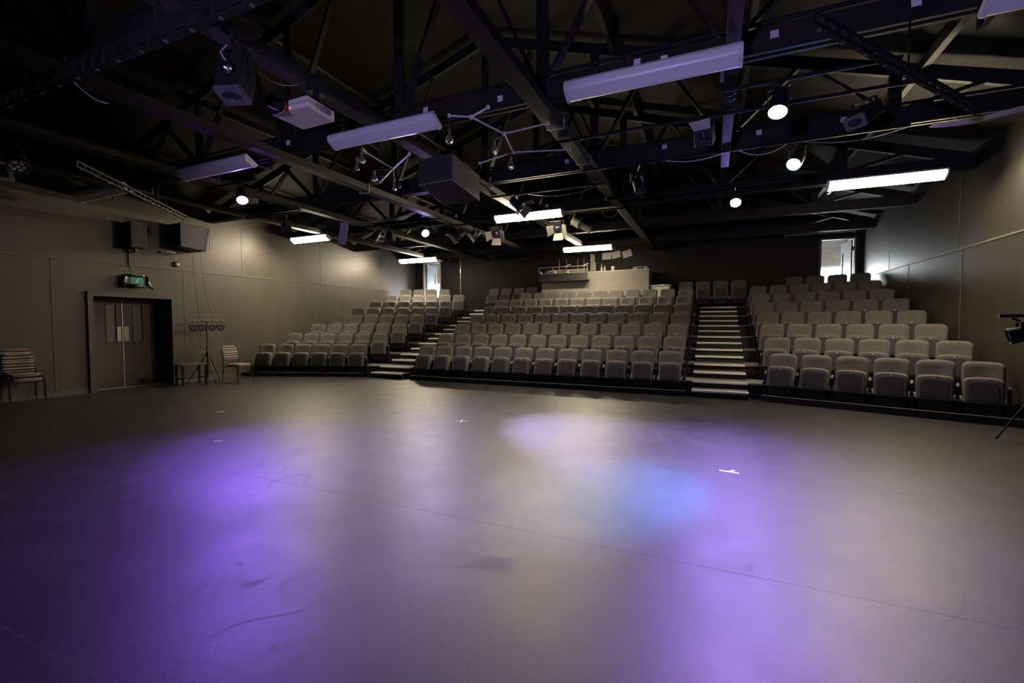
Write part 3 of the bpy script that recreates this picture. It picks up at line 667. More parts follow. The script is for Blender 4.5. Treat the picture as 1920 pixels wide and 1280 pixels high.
v.build('vent', mat('grey vent grille', (0.16, 0.15, 0.16), 0.5), t)  # vent bars in a darker grey than the casing
MB().lathe([(0.006, 0), (0.005, 0.004)], Matrix.Translation((0.02, -0.203, 0.03)) @ aim((0, -1, 0)), 8).build('status_light', emit('red status light', (1, 0.05, 0.03), 6), t)
MB().tube([(0.13, 0.05, 0.12), (0.13, 0.05, 0.28)], 0.03, 10).box((0.02, -0.05, 0.118), (0.24, 0.15, 0.128)).box((0.06, -0.04, 0.268), (0.20, 0.14, 0.279)).build('ceiling_mount', BLACKM, t)

# ------------------------------------------------------------------ bulb clusters
def cluster(name, label, nodes, edges, bulbs, z=3.985):
    o = Vector((*nodes[0], z)); t = thing('bulb_chandelier', label, 'lamp', tuple(o), 0, 'clusters of bare bulbs on white rods')
    for a, b in edges:
        MB().tube([Vector((*nodes[a], z)) - o, Vector((*nodes[b], z)) - o], 0.011, 8).build('rod', WHITEP, t)
    for q in set(i for e in edges for i in e): MB().lathe([(0.018, -0.02), (0.024, 0), (0.018, 0.02)], Matrix.Translation(Vector((*nodes[q], z)) - o), 10).build('joint', WHITEP, t)
    for (x, y, zz, tear, fx, fy) in bulbs:
        c = Vector((x, y, zz)) - o; f = Vector((fx, fy, z)) - o
        MB().tube([f, f.lerp(c + Vector((0, 0, 0.16)), 0.5) - Vector((0, 0, 0.02)), c + Vector((0, 0, 0.13))], 0.004, 6).build('flex', BLACKP, t)
        prof = [(0.014, 0.075), (0.02, 0.06), (0.045, 0.025), (0.05, 0.0), (0.044, -0.025), (0.025, -0.044), (0.004, -0.05)] if not tear else [(0.014, 0.085), (0.018, 0.06), (0.032, -0.01), (0.036, -0.03), (0.028, -0.05), (0.004, -0.06)]
        b = MB().lathe(prof, Matrix.Translation(c), 16).build('bulb', glass('amber bulb glass'), t)
        MB().lathe([(0.014, 0.07), (0.017, 0.08), (0.017, 0.125), (0.008, 0.135)], Matrix.Translation(c), 12).build('bulb_cap', mat('brass lamp cap', (0.35, 0.22, 0.12), 0.3, 0.5, metal=0.8), b)
        fl = [c + Vector((0.012 * math.cos(k * 2.2), 0.012 * math.sin(k * 2.2), 0.03 if k % 2 else -0.02)) for k in range(9)]
        MB().tube(fl, 0.0022, 5).build('filament', mat('filament', (0.75, 0.55, 0.4), 0.3, 0.5, metal=0.5), b)
cluster('bulb_chandelier', 'bulb cluster with white rods below the unlit batten behind the projector',
        [(-4.75, 5.98), (-4.66, 5.25), (-4.6, 5.12), (-4.12, 5.56), (-5.41, 6.45)], [(0, 1), (1, 2), (0, 3), (0, 4)],
        [(-4.47, 4.96, 3.75, False, -4.6, 5.12), (-4.72, 5.13, 3.75, True, -4.66, 5.25), (-4.87, 5.67, 3.75, False, -4.75, 5.98), (-4.85, 6.13, 3.75, True, -4.75, 5.98)])
cluster('bulb_chandelier', 'bulb cluster with white rods beside the slanting beam over mid stage',
        [(-2.93, 4.75), (-2.71, 4.89), (-2.41, 4.75), (-2.55, 5.49), (-1.92, 5.43), (-2.7, 6.13), (-1.92, 6.37), (-3.36, 6.33)], [(0, 1), (1, 2), (1, 3), (3, 4), (3, 5), (5, 6), (5, 7)],
        [(-3.0, 4.86, 3.75, False, -2.93, 4.75), (-2.64, 5.38, 3.75, False, -2.55, 5.49), (-2.68, 5.99, 3.75, False, -2.7, 6.13), (-3.32, 6.6, 3.72, True, -3.36, 6.33)])

# ------------------------------------------------------------------ hung cabinet, cards, tags, cables
t = thing('hung_cabinet', 'large black cabinet hung under the trusses in mid hall', 'speaker', (-3.8, 6.2, 3.55))
bt = [(-0.25, -0.51, 0), (0.35, -0.54, 0), (0.18, 0.61, 0), (-0.52, 0.64, 0)]
MB().hexa(bt, [(x, y, 0.38 if y < 0 else 0.42) for x, y, _ in bt]).build('cabinet', mat('black carpeted cabinet', (0.040, 0.036, 0.040), 0.75, 0.3, var=0.15, scale=30), t, 0.006)
MB().bar((0.352, -0.545, 0.005), (0.182, 0.615, 0.005), 0.012, 0.012).bar((-0.25, -0.515, 0.005), (0.35, -0.545, 0.005), 0.012, 0.012).build('edge_trim', mat('grey metal edge', (0.18, 0.17, 0.17), 0.35, 0.5), t)
for q in ((-0.23, 0.1), (-0.23, 0.4)): MB().tube([(*q, 0.40), (*q, 0.481)], 0.012, 6).build('hanger', BLACKM, t)
t = thing('hung_card', 'pale violet-lit card hanging beside the blue-white lamp', 'card', (-8.30, 8.5, 3.40), 0)
MB().hexa([(-0.17, -0.005, 0.04), (0.10, -0.015, 0.0), (0.10, -0.009, 0.0), (-0.17, 0.001, 0.04)], [(-0.08, 0.03, 0.56), (0.17, 0.02, 0.52), (0.17, 0.026, 0.52), (-0.08, 0.036, 0.56)]).build('card', mat('white card tinted as violet-lit', (0.62, 0.60, 0.68), 0.6), t, smooth=0)  # white card; violet lamp glow is put into its colour
MB().tube([(-0.02, 0.03, 0.54), (-0.06, 0.0, 0.63)], 0.004, 6).tube([(0.1, 0.022, 0.53), (0.0, 0.0, 0.63)], 0.004, 6).build('hanging_wire', mat('grey cable', (0.3, 0.3, 0.3), 0.4), t)
tg = [(-0.80, 5.155, 4.33, 'above the long unlit batten'), (-0.52, 5.155, 4.30, 'second above the long unlit batten'), (-2.45, 5.155, 4.27, 'right beside the crossing of slanting beam and truss'), (-3.55, 5.155, 4.34, 'above the unlit batten behind the projector'), (-5.0, 5.155, 4.33, 'just right of the projector body'), (-6.12, 5.155, 4.32, 'below the projector'), (0.5, 5.155, 4.3, 'beside the narrow end beam'), (1.58, 5.155, 4.3, 'at the top edge beyond the ladder bar'),
      (-2.39, 7.755, 4.33, 'beside the slanting beam, second truss row'), (-0.76, 7.755, 4.33, 'over the long black spot'), (0.58, 7.755, 4.33, 'below the pink-violet lamp'), (-6.0, 7.755, 4.33, 'beside the big black cabinet'), (1.62, 7.755, 4.33, 'below the tilted box lamp'),
      (-6.26, 10.455, 4.33, 'above the edge-on barndoor lamps'), (-3.72, 10.455, 4.33, 'above the middle lit tube'), (-2.28, 10.455, 4.33, 'beyond the middle lit tube'), (-6.3, 2.555, 4.27, 'beside the deep ladder bar')]
tg = [(x, y, z, d) for x, y, z, d in tg]
for i, (x, y, z, d) in enumerate(tg):
    tag(MB().box((x - 0.036, y, z - 0.036), (x + 0.036, y + 0.004, z + 0.036)).build('truss_tag', PAPER if i % 3 else mat('white tag tinted as lilac-lit', (0.6, 0.55, 0.66), 0.6)), 'small square card tag on a truss, ' + d, 'tag', 'card tags on the trusses')  # every third white tag has lilac light put into its colour
def cable(pts, label, r=0.007, m_=None, group='loose cables overhead'):
    return tag(MB().tube(pts, r, 6).build('cable', m_ or BLACKP), label, 'cable', group)
CW = mat('white cable', (0.5, 0.48, 0.46), 0.45); CG = mat('grey cable', (0.3, 0.3, 0.3), 0.4)
cp = []
for k in range(60):
    a = k * 0.62; yy = 5.62 + 0.28 * k / 60
    cp.append((0.13 + 0.085 * math.cos(a), yy + 0.02 * math.sin(a * 0.7), 4.09 + 0.085 * math.sin(a)))
cable(cp, 'black cable coiled round the narrow end beam below the long batten', 0.008)
cable(sag((-4.1, 2.95, 4.02), (-4.06, 3.55, 4.02), 0.10), 'thin pale cable drooping beside the projector mount', 0.004, CG)
cable(sag((-5.35, 2.225, 3.70), (-5.22, 2.42, 3.56), 0.04), 'pale cable drooping from the deep ladder bar', 0.006, CG)
cable(sag((-8.42, 8.45, 4.02), (-6.17, 8.6, 4.02), 0.14), 'white cable sagging above the hung card', 0.007, CW)
cable(sag((-6.17, 9.36, 3.985), (-4.9, 10.10, 3.985), 0.12), 'cable sagging from the blue-white lamp to the barndoor lamps', 0.006)
cable(sag((-3.3, 8.2, 3.985), (-1.92, 8.22, 3.985), 0.10), 'warm-lit cable looping along the pipe by the slanting beam', 0.006, CG)
cable(sag((-2.3, 10.12, 3.985), (-1.92, 10.12, 3.985), 0.16), 'cable sagging beside the long pale-barrelled lamp', 0.006, CG)
cable(sag((0.3, 7.4, 3.985), (0.9, 7.4, 3.985), 0.10), 'white looped cable above the blue-white lamp near the bright tube', 0.006, CW)
cable(sag((1.1, 7.4, 3.985), (2.2, 7.4, 3.985), 0.08), 'thin pale cable drooping along the pipe beyond the pink lamp', 0.006, CG)
cable(sag((-0.7, 7.4, 3.985), (0.1, 7.4, 3.985), 0.06), 'knotted pale cable beside the long black spot', 0.008, CW)
cable([(-6.17 - 0.11, 6.9, 4.16), (-6.28, 6.9, 4.0), (-6.17, 6.9, 3.99), (-6.06, 6.9, 4.0), (-6.06, 6.9, 4.16)], 'white cable wrapped under the beam left of the bulb cluster', 0.008, CW)
cable([(-2.03, 5.7, 4.16), (-2.03, 5.7, 4.02), (-1.92, 5.72, 4.02), (-1.81, 5.74, 4.02), (-1.81, 5.74, 4.16)], 'white cable wrapped under the slanting beam by the long batten', 0.008, CW)
cable([(-2.03, 7.1, 4.16), (-2.03, 7.1, 4.015), (-1.92, 7.12, 4.015), (-1.81, 7.14, 4.015), (-1.81, 7.14, 4.16)], 'dark cable wrapped under the slanting beam further along', 0.008, CG)
t = thing('hung_sheet', 'drooping white plastic sheet hanging past the end of the slanting ladder bar', 'sheet', (2.5, 7.55, 4.0), 0)
s = MB(); v = []; f = []
for i in range(13):
    u = i / 12; x = 1.55 * u; z0 = 0.02 - 0.05 * math.sin(u * 6.3) * (1 - u) + 0.03 * u
    w_ = 0.05 + 0.05 * math.sin(min(1, u * 1.4) * 3.1)
    for q, dy in enumerate((-w_, 0, w_)): v.append((x, dy - 0.15 * u, z0 - (0.035 if q == 1 else 0)))
for i in range(12):
    for q in range(2): f.append((i * 3 + q, i * 3 + q + 1, i * 3 + q + 4, i * 3 + q + 3))
o = s.add(v, f).build('sheet', mat('white plastic sheet', (0.62, 0.58, 0.54), 0.5), t); md = o.modifiers.new('thickness', 'SOLIDIFY'); md.thickness = 0.006
MB().tube([(0.3, 0, 0.0), (0.3, 0.24, 0.155)], 0.004, 6).build('tie', CG, t)

# ------------------------------------------------------------------ things on the left wall
t = thing('wall_speaker', 'black speaker on a bracket above the double door', 'speaker', (XL, 6.0, 3.18), 0)
MB().box((0.10, -0.17, 0.02), (0.36, 0.16, 0.60)).build('cabinet', mat('charcoal speaker cabinet', (0.045, 0.038, 0.038), 0.5, 0.4), t, 0.012)
MB().box((0.362, -0.15, 0.04), (0.372, 0.14, 0.58)).build('grille', mat('dark speaker cloth', (0.03, 0.027, 0.027), 0.8), t)
br = MB().box((0.0, -0.05, -0.38), (0.03, 0.05, 0.10)).box((0.03, -0.03, -0.06), (0.26, 0.03, -0.03)).box((0.2, -0.03, -0.03), (0.26, 0.03, 0.018)); br.build('bracket', BLACKM, t)
MB().tube([(0.06, 0.02, -0.05), (0.10, 0.10, -0.15), (0.06, 0.08, -0.25), (0.02, 0.05, -0.20)], 0.006, 6).build('cable_loop', CG, t)
t = thing('bass_speaker', 'big black speaker hung high beyond the double door', 'speaker', (XL + 0.02, 7.1, 3.32), 0)
MB().hexa([(0.0, -0.30, 0.03), (0.50, -0.32, 0.03), (0.46, 0.32, 0.0), (0.0, 0.34, 0.0)], [(0.0, -0.30, 0.60), (0.50, -0.32, 0.60), (0.52, 0.36, 0.58), (0.0, 0.36, 0.58)]).build('cabinet', mat('black cabinet tinted as blue-lit', (0.028, 0.026, 0.036), 0.5, 0.4), t, 0.01)  # blue stage light on the black cabinet is put into its colour
MB().bar((0.525, 0.345, 0.02), (0.525, 0.372, 0.57), 0.014, 0.014, (0, 1, 0)).build('edge_trim', mat('grey metal edge', (0.18, 0.17, 0.17), 0.35, 0.5), t)
MB().tube([(0.25, -0.1, 0.59), (0.25, -0.1, 0.88)], 0.008, 6).build('chain', BLACKM, t)
cable([(XL + 0.02, 6.02, 2.80), (XL + 0.012, 6.02, 2.68)], 'thin pale cable running down from the wall speaker to the exit sign', 0.006, CG, 'cables on the side wall')
cable([(-11.86, 7.12, 3.32), (-11.85, 7.15, 2.4), (-11.84, 7.24, 1.60)], 'black cable hanging from the big speaker to the lamp stand', 0.005, BLACKP, 'cables on the side wall')
cable([(-11.84, 7.30, 3.32), (-11.86, 7.38, 2.4), (-11.84, 7.56, 1.60)], 'second black cable hanging from the big speaker, on its far side', 0.005, BLACKP, 'cables on the side wall')
t = thing('emergency_light', 'white emergency light under the speakers beyond the double door', 'light', (XL, 6.72, 3.2), 0)
MB().box((0, -0.13, 0), (0.09, 0.02, 0.045)).build('base', WHITEP, t, 0.01); MB().box((0.092, -0.06, 0.008), (0.15, 0.16, 0.05)).build('lamp_head', WHITEP, t, 0.012)
MB().tube([(0.02, 0.03, 0.0), (0.015, 0.12, -0.08), (0.015, 0.19, -0.155)], 0.003, 6).build('lead', BLACKP, t)
t = thing('motion_sensor', 'small dark sensor box on the wall below the emergency light', 'sensor', (XL, 6.96, 2.91), 0)
MB().box((0, -0.05, 0), (0.05, 0.05, 0.12)).build('box', BLACKP, t, 0.008); MB().box((0.05, -0.01, 0.03), (0.062, 0.05, 0.08)).build('lens', WHITEP, t, 0.01)

t = thing('exit_sign', 'green running-man exit sign over the double door', 'sign', (XL, 6.04, 2.36), 0)
MB().box((0.02, -0.19, 0.0), (0.10, 0.22, 0.24)).build('housing', BLACKP, t, 0.006)
MB().box((0.10, -0.10, 0.04), (0.106, 0.15, 0.20)).build('face', emit('green sign face', (0.01, 0.16, 0.15), 0.16, (0.01, 0.09, 0.085)), t)
mn = MB(); Mm = Matrix(((0, 0, 1, 0.107), (1, 0, 0, 0.0), (0, 1, 0, 0.03), (0, 0, 0, 1)))
mn.prism([(0.012 * math.cos(a * 0.785) + 0.035, 0.012 * math.sin(a * 0.785) + 0.135) for a in range(8)], 0, 0.003, Mm)
for a, b, w_ in (((0.03, 0.12), (0.015, 0.075), 0.018), ((0.028, 0.112), (0.06, 0.10), 0.009), ((0.025, 0.112), (-0.005, 0.10), 0.009), ((0.015, 0.078), (0.045, 0.055), 0.012), ((0.045, 0.055), (0.04, 0.03), 0.010), ((0.013, 0.078), (0.0, 0.045), 0.012), ((0.0, 0.045), (-0.03, 0.04), 0.010)):
    p, q = Vector((*a, 0)), Vector((*b, 0)); mn.bar(Mm @ p, Mm @ q, w_, 0.003, (1, 0, 0))
mn.box((0.1065, 0.075, 0.045), (0.11, 0.13, 0.052)).box((0.1065, 0.075, 0.185), (0.11, 0.13, 0.19)).box((0.1065, 0.125, 0.045), (0.11, 0.13, 0.19)).box((0.1065, 0.075, 0.045), (0.11, 0.08, 0.19))
mn.build('pictogram', emit('pale green pictogram', (0.35, 0.75, 0.6), 0.10, (0.3, 0.45, 0.4)), t, smooth=0)
t = thing('black_wrap', 'torn black plastic wrapped round the exit sign', 'sheet', (XL, 6.04, 2.36), 0)
v = []; f = []
rows = [(-0.32, 0.06, -0.06, 0.14), (-0.29, 0.15, -0.05, 0.20), (-0.24, 0.17, -0.04, 0.25), (-0.195, 0.16, 0.0, 0.255)]
for (y, x, z0, z1) in rows:
    for q in range(6):
        u = q / 5; v.append((max(0.012, x - 0.03 * abs(u - 0.5) * 2 + 0.012 * math.sin(q * 2.3 + y * 30)), y + 0.01 * math.sin(q * 1.7), z0 + (z1 - z0) * u))
for i in range(3):
    for q in range(5): f.append((i * 6 + q, (i + 1) * 6 + q, (i + 1) * 6 + q + 1, i * 6 + q + 1))
PL = mat('black plastic film', (0.010, 0.012, 0.012), 0.22, 0.6)
o = MB().add(v, f).build('side_wrap', PL, t); md = o.modifiers.new('thickness', 'SOLIDIFY'); md.thickness = 0.004
v = [(0.112, -0.18, 0.20), (0.115, -0.05, 0.205), (0.113, 0.1, 0.20), (0.116, 0.22, 0.215), (0.11, -0.18, 0.25), (0.112, -0.05, 0.255), (0.11, 0.1, 0.25), (0.11, 0.22, 0.25), (0.02, -0.18, 0.262), (0.02, -0.05, 0.268), (0.02, 0.1, 0.262), (0.02, 0.24, 0.26)]
o = MB().add(v, [(a, a + 1, a + 5, a + 4) for a in (0, 1, 2, 4, 5, 6)]).build('top_wrap', PL, t); md = o.modifiers.new('thickness', 'SOLIDIFY'); md.thickness = 0.004
v = [(0.118, 0.20, 0.24), (0.10, 0.26, 0.23), (0.12, 0.205, 0.08), (0.11, 0.29, 0.10), (0.118, 0.19, 0.02), (0.10, 0.34, 0.0), (0.09, 0.27, -0.03), (0.08, 0.37, -0.08)]
o = MB().add(v, [(0, 2, 3, 1), (2, 4, 5, 3), (4, 6, 7, 5)]).build('torn_flap', PL, t); md = o.modifiers.new('thickness', 'SOLIDIFY'); md.thickness = 0.004
v = [(0.112, -0.17, -0.03), (0.118, 0.0, -0.04), (0.114, 0.2, -0.02), (0.112, -0.17, 0.04), (0.115, 0.0, 0.03), (0.112, 0.2, 0.035)]
o = MB().add(v, [(0, 1, 4, 3), (1, 2, 5, 4)]).build('bottom_wrap', PL, t); md = o.modifiers.new('thickness', 'SOLIDIFY'); md.thickness = 0.004

# ------------------------------------------------------------------ striped chairs, stool, lamp stands
def stripe_mat():
    M = bpy.data.materials.new('striped chair fabric'); M.use_nodes = True; nt = M.node_tree; b = nt.nodes['Principled BSDF']; N = nt.nodes.new; L = nt.links.new
    tc = N('ShaderNodeTexCoord'); sp = N('ShaderNodeSeparateXYZ'); L(tc.outputs['Object'], sp.inputs[0])
    ad = N('ShaderNodeMath'); ad.operation = 'MULTIPLY_ADD'; L(sp.outputs[2], ad.inputs[0]); ad.inputs[1].default_value = 4.6; L(sp.outputs[1], ad.inputs[2])
    m5 = N('ShaderNodeMath'); m5.operation = 'FRACT'; L(ad.outputs[0], m5.inputs[0])
    rp = N('ShaderNodeValToRGB'); rp.color_ramp.interpolation = 'CONSTANT'; L(m5.outputs[0], rp.inputs[0])
    stops = [(0.0, (0.03, 0.026, 0.028)), (0.14, (0.42, 0.37, 0.35)), (0.24, (0.05, 0.035, 0.035)), (0.36, (0.13, 0.085, 0.08)), (0.46, (0.36, 0.31, 0.28)), (0.54, (0.03, 0.026, 0.028)), (0.70, (0.48, 0.43, 0.40)), (0.78, (0.12, 0.09, 0.085)), (0.90, (0.30, 0.25, 0.22))]
    e = rp.color_ramp.elements
    e[0].position = 0.0; e[0].color = (*stops[0][1], 1); e[1].position = stops[1][0]; e[1].color = (*stops[1][1], 1)
    for p, c in stops[2:]:
        q = e.new(p); q.color = (*c, 1)
    L(rp.outputs[0], b.inputs['Base Color']); b.inputs['Roughness'].default_value = 0.9; b.inputs['Specular IOR Level'].default_value = 0.15
    return M
STRIPE = stripe_mat(); SEATF = mat('dull mauve chair fabric', (0.12, 0.09, 0.085), 0.9, 0.15, var=0.2, scale=40)
def make_chair(loc, rz, label, group):        # faces local -y
    t = thing('striped_chair', label, 'chair', loc, rz, group)
    ring = [(0.215 * math.copysign(abs(math.cos(a)) ** 0.45, math.cos(a)), 0.21 * math.copysign(abs(math.sin(a)) ** 0.45, math.sin(a))) for a in [2 * math.pi * k / 28 for k in range(28)]]
    M = Matrix(((1, 0, 0, 0), (0, 0, 1, -0.01), (0, 1, 0, 0), (0, 0, 0, 1)))
    Mz = Matrix(((1, 0, 0, 0), (0, 0, -1, 0), (0, 1, 0, 0), (0, 0, 0, 1)))
    s = MB().slab(ring, [(0.02, 0.0), (0, 0.012), (0, 0.035), (0.015, 0.05), (0.06, 0.058)], None, Matrix(((1, 0, 0, 0), (0, 0, -1, -0.02), (0, 1, 0, 0.42), (0, 0, 0, 1))) @ Matrix(((1, 0, 0, 0), (0, 1, 0, 0), (0, 0, 1, 0), (0, 0, 0, 1))))
    sv = MB()                                   # seat: ring in xy
    lay = [(0.02, 0.418), (0, 0.428), (0, 0.452), (0.015, 0.466), (0.06, 0.474)]
    nn = len(ring); v = []; f = []
    for ins, z in lay:
        for x, y in ring: v.append((x * (1 - ins / 0.215), y * (1 - ins / 0.21) - 0.01, z))
    for i in range(len(lay) - 1):
        for k in range(nn): f.append((i * nn + k, i * nn + (k + 1) % nn, (i + 1) * nn + (k + 1) % nn, (i + 1) * nn + k))
    f += [tuple(range(nn - 1, -1, -1)), tuple((len(lay) - 1) * nn + k for k in range(nn))]
    sv.add(v, f).build('seat', STRIPE, t, smooth=60)
    bk = rounded(0.43, 0.56, 0.92, 0.09, 0.06, 0.015)
    MB().slab(bk, [(0.02, 0.262), (0, 0.252), (0, 0.235), (0.02, 0.222), (0.08, 0.220)], lambda x, z: (z - 0.56) * 0.2 - 0.5 * x * x).build('backrest', STRIPE, t, smooth=60)
    for sx in (-1, 1):
        x = 0.235 * sx
        MB().tube([(x, -0.22, 0.0), (x, -0.205, 0.435)], 0.0115, 8).build('leg', BLACKM, t)
        MB().tube([(x, 0.27, 0.0), (x, 0.225, 0.44), (x, 0.235, 0.60), (x * 0.96, 0.30, 0.84)], 0.0115, 8).build('leg', BLACKM, t)
    fr = MB()
    for sx in (-1, 1): fr.tube([(0.212 * sx, -0.205, 0.408), (0.212 * sx, 0.225, 0.408)], 0.009, 8)
    fr.tube([(-0.222, -0.19, 0.405), (0.222, -0.19, 0.405)], 0.009, 8).tube([(-0.222, 0.21, 0.405), (0.222, 0.21, 0.405)], 0.009, 8).build('seat_frame', BLACKM, t)
    return t
c1 = make_chair((-11.88, 4.03, 0), R(86), 'lower striped chair of the stack against the wall beside the double door', 'striped chairs stacked by the wall')
c2 = copy_tree(c1); c2.location = (-11.9548, 4.0352, 0.085); c2['label'] = 'upper striped chair of the stack against the wall beside the double door'
c3 = copy_tree(c1); c3.location = (-11.80, 3.26, 0); c3['label'] = 'lower striped chair of the stack cut off at the picture edge'
c4 = copy_tree(c1); c4.location = (-11.8748, 3.2652, 0.085); c4['label'] = 'upper striped chair of the stack cut off at the picture edge'
c5 = copy_tree(c1); c5.location = (-11.08, 7.70, 0); c5.rotation_euler = (0, 0, R(100)); c5['label'] = 'single striped chair with its back to the lamp stand, beside the seat rows'; c5['group'] = 'striped chairs standing alone'

t = thing('low_stool', 'low black stool in front of the lamp stand', 'stool', (-11.72, 6.93, 0), R(-8))
MB().box((-0.19, -0.27, 0.47), (0.19, 0.27, 0.505)).build('top', mat('worn black stool top', (0.05, 0.045, 0.042), 0.5), t, 0.006)
for sx in (-1, 1):
    for sy in (-1, 1): MB().box((sx * 0.17 - 0.02, sy * 0.25 - 0.02, 0), (sx * 0.17 + 0.02, sy * 0.25 + 0.02, 0.469)).build('leg', MATTEB, t)
MB().box((-0.15, -0.26, 0.14), (0.15, -0.24, 0.17)).box((-0.15, 0.24, 0.14), (0.15, 0.26, 0.17)).box((-0.01, -0.24, 0.145), (0.01, 0.24, 0.165)).build('stretcher', MATTEB, t)

def lamp_stand(loc, rz, label, n_legs_rot=0.0, bar=0.5, h=1.58, spread=0.42):
    t = thing('lamp_stand', label, 'stand', loc, rz)
    MB().tube([(0, 0, 0.10), (0, 0, 0.85)], 0.019, 10).build('lower_pole', BLACKM, t)
    MB().tube([(0, 0, 0.85), (0, 0, h - 0.02)], 0.013, 10).build('upper_pole', BLACKM, t)
    MB().lathe([(0.03, 0.82), (0.03, 0.88)], None, 12).tube([(0.03, 0, 0.85), (0.065, 0, 0.85)], 0.008, 6).build('locking_collar', BLACKP, t)
    MB().lathe([(0.028, 0.66), (0.034, 0.68), (0.034, 0.73), (0.028, 0.75)], None, 12).build('leg_collar', BLACKP, t)
    for k in range(3):
        a = n_legs_rot + k * 2 * math.pi / 3; c, s_ = math.cos(a), math.sin(a)
        lg = MB().tube([(0.03 * c, 0.03 * s_, 0.71), (spread * c, spread * s_, 0.012)], 0.012, 8).build('leg', BLACKM, t)
        MB().lathe([(0.018, 0), (0.018, 0.03)], Matrix.Translation((spread * c, spread * s_, 0)), 8).build('foot', BLACKP, lg)
        MB().tube([(0.02 * c, 0.02 * s_, 0.22), (spread * 0.55 * c, spread * 0.55 * s_, 0.32)], 0.007, 6).build('brace', BLACKM, t)
    if bar:
        MB().box((-bar, -0.02, h - 0.02), (bar, 0.02, h + 0.02)).build('crossbar', mat('grey crossbar', (0.10, 0.095, 0.09), 0.45), t)
    return t
lamp_stand((-11.80, 7.38, 0), R(90), 'black tripod stand with crossbar beside the striped chair', R(20))
for i, x in enumerate((7.02, 7.24, 7.49, 7.71)):
    par((-11.755, x, 1.385), (0.80, -0.55, -0.12), 'round stage lamp on the tripod crossbar, %s from the doors' % ORD[i + 1], r=0.086, led=True, top=1.555, ln=0.4, group='four round lamps on the tripod crossbar')
lamp_stand((3.62, 7.50, 0), R(0), 'black tripod stand cut off by the picture edge, near the far block', R(126), 0.42, 1.58, 0.42)
par((3.30, 7.46, 1.335), (-0.85, 0.2, -0.25), 'chrome-rimmed lamp on the stand at the picture edge', r=0.10, top=1.555, ln=0.6)
lamp_stand((-1.3, -1.6, 0), 0.0, 'added unseen tripod stand behind the viewpoint carrying two violet fill lamps', R(90), 0.5, 2.0, 0.5)
for i, (x, tx) in enumerate(((-1.6, -4.5), (-1.0, 0.5))):  # unseen lamps, added to light the white fixtures lilac from the front
    c_ = (0.52, 0.44, 1.0); lc = (x, -1.56, 1.80)
    par(lc, (Vector((tx, 5.0, 4.5)) - Vector(lc)), 'added violet fill lamp on the unseen stand behind the viewpoint, %s end' % ('door-side' if i == 0 else 'far'), c_, 20, 0.10, False, 1.975, 'added violet fill lamps behind the viewpoint', ((tx, 5.0, 4.5), 48, 0.8), FRONT_FILL, 0.5)
cable([(-11.70, 7.22, 1.36), (-11.66, 7.1, 1.1), (-11.64, 7.12, 0.9), (-11.66, 7.3, 0.83), (-11.70, 7.42, 0.95), (-11.72, 7.36, 1.1), (-11.7, 7.18, 1.02)], 'looped black cable hanging from the tripod lamps', 0.006, BLACKP, 'cables on the side wall')

# ------------------------------------------------------------------ control desk at the back
BY = 15.90
t = thing('control_desk', 'long warm grey control desk front behind the top seat row', 'desk', (-3.93, BY, ZTOP + 0.001))
MB().box((-1.92, 0, 0), (1.92, 0.05, 1.29)).build('front_panel', GREYP, t)
MB().box((-1.92, 0.05, 0), (-1.87, 0.85, 1.29)).build('side_panel', GREYP, t); MB().box((1.87, 0.05, 0), (1.92, 0.85, 1.29)).build('side_panel', GREYP, t)
MB().box((-1.94, -0.02, 1.29), (1.94, 0.87, 1.325)).build('counter', mat('pale counter edge', (0.40, 0.36, 0.30), 0.5), t)
sh = MB().box((-1.93, -0.28, 1.0), (-0.12, -0.001, 1.02)).box((-1.93, -0.30, 1.0), (-0.12, -0.28, 1.27)); sh.build('hung_shelf', mat('dark shelf front', (0.022, 0.019, 0.016), 0.6), t)
rl = MB()
for a, b in (((-1.93, -0.29, 1.50), (-0.12, -0.29, 1.50)), ((-1.93, -0.29, 1.27), (-1.93, -0.29, 1.51)), ((-0.12, -0.29, 1.27), (-0.12, -0.29, 1.51)), ((-1.38, -0.29, 1.27), (-1.38, -0.29, 1.50))): rl.bar(a, b, 0.02, 0.02)
rl.build('guard_rail', mat('pale rail', (0.34, 0.30, 0.24), 0.5), t)
CZ = ZTOP + 0.001 + 1.326
t = thing('mixing_console', 'sloped mixing console behind the desk shelf rail', 'mixer', (-5.0, BY + 0.42, CZ))
MB().hexa([(-0.75, -0.3, 0), (0.75, -0.3, 0), (0.75, 0.3, 0), (-0.75, 0.3, 0)], [(-0.75, -0.3, 0.07), (0.75, -0.3, 0.07), (0.75, 0.3, 0.17), (-0.75, 0.3, 0.17)]).build('body', mat('grey console body', (0.2, 0.18, 0.16), 0.5), t, 0.01)
kb = MB()
for i in range(24):
    for j in range(3): kb.box((-0.7 + i * 0.06, -0.2 + j * 0.16, 0.09 + j * 0.027), (-0.675 + i * 0.06, -0.17 + j * 0.16, 0.125 + j * 0.027))
kb.build('fader_knobs', mat('pale knobs', (0.5, 0.46, 0.4), 0.5), t)
for i, x in enumerate((-5.20, -4.92, -4.50, -4.27)):
    t = thing('aerial', 'thin upright aerial on the control desk, %s from the doors end' % ORD[i + 1], 'aerial', (x, BY + 0.08, CZ), 0, 'aerials on the control desk')
    MB().lathe([(0.03, 0.0), (0.03, 0.012), (0.007, 0.02), (0.006, 0.52), (0.002, 0.53)], None, 8).build('rod', mat('pale aerial rod', (0.45, 0.4, 0.33), 0.4), t)
    if i in (1, 3):
        MB().bar((0, 0, 0.24), (0.16, -0.02, 0.30), 0.03, 0.03).bar((0.0, 0, 0.24), (-0.14, -0.01, 0.22), 0.025, 0.02).build('head', mat('pale fitting', (0.55, 0.5, 0.42), 0.45), t)
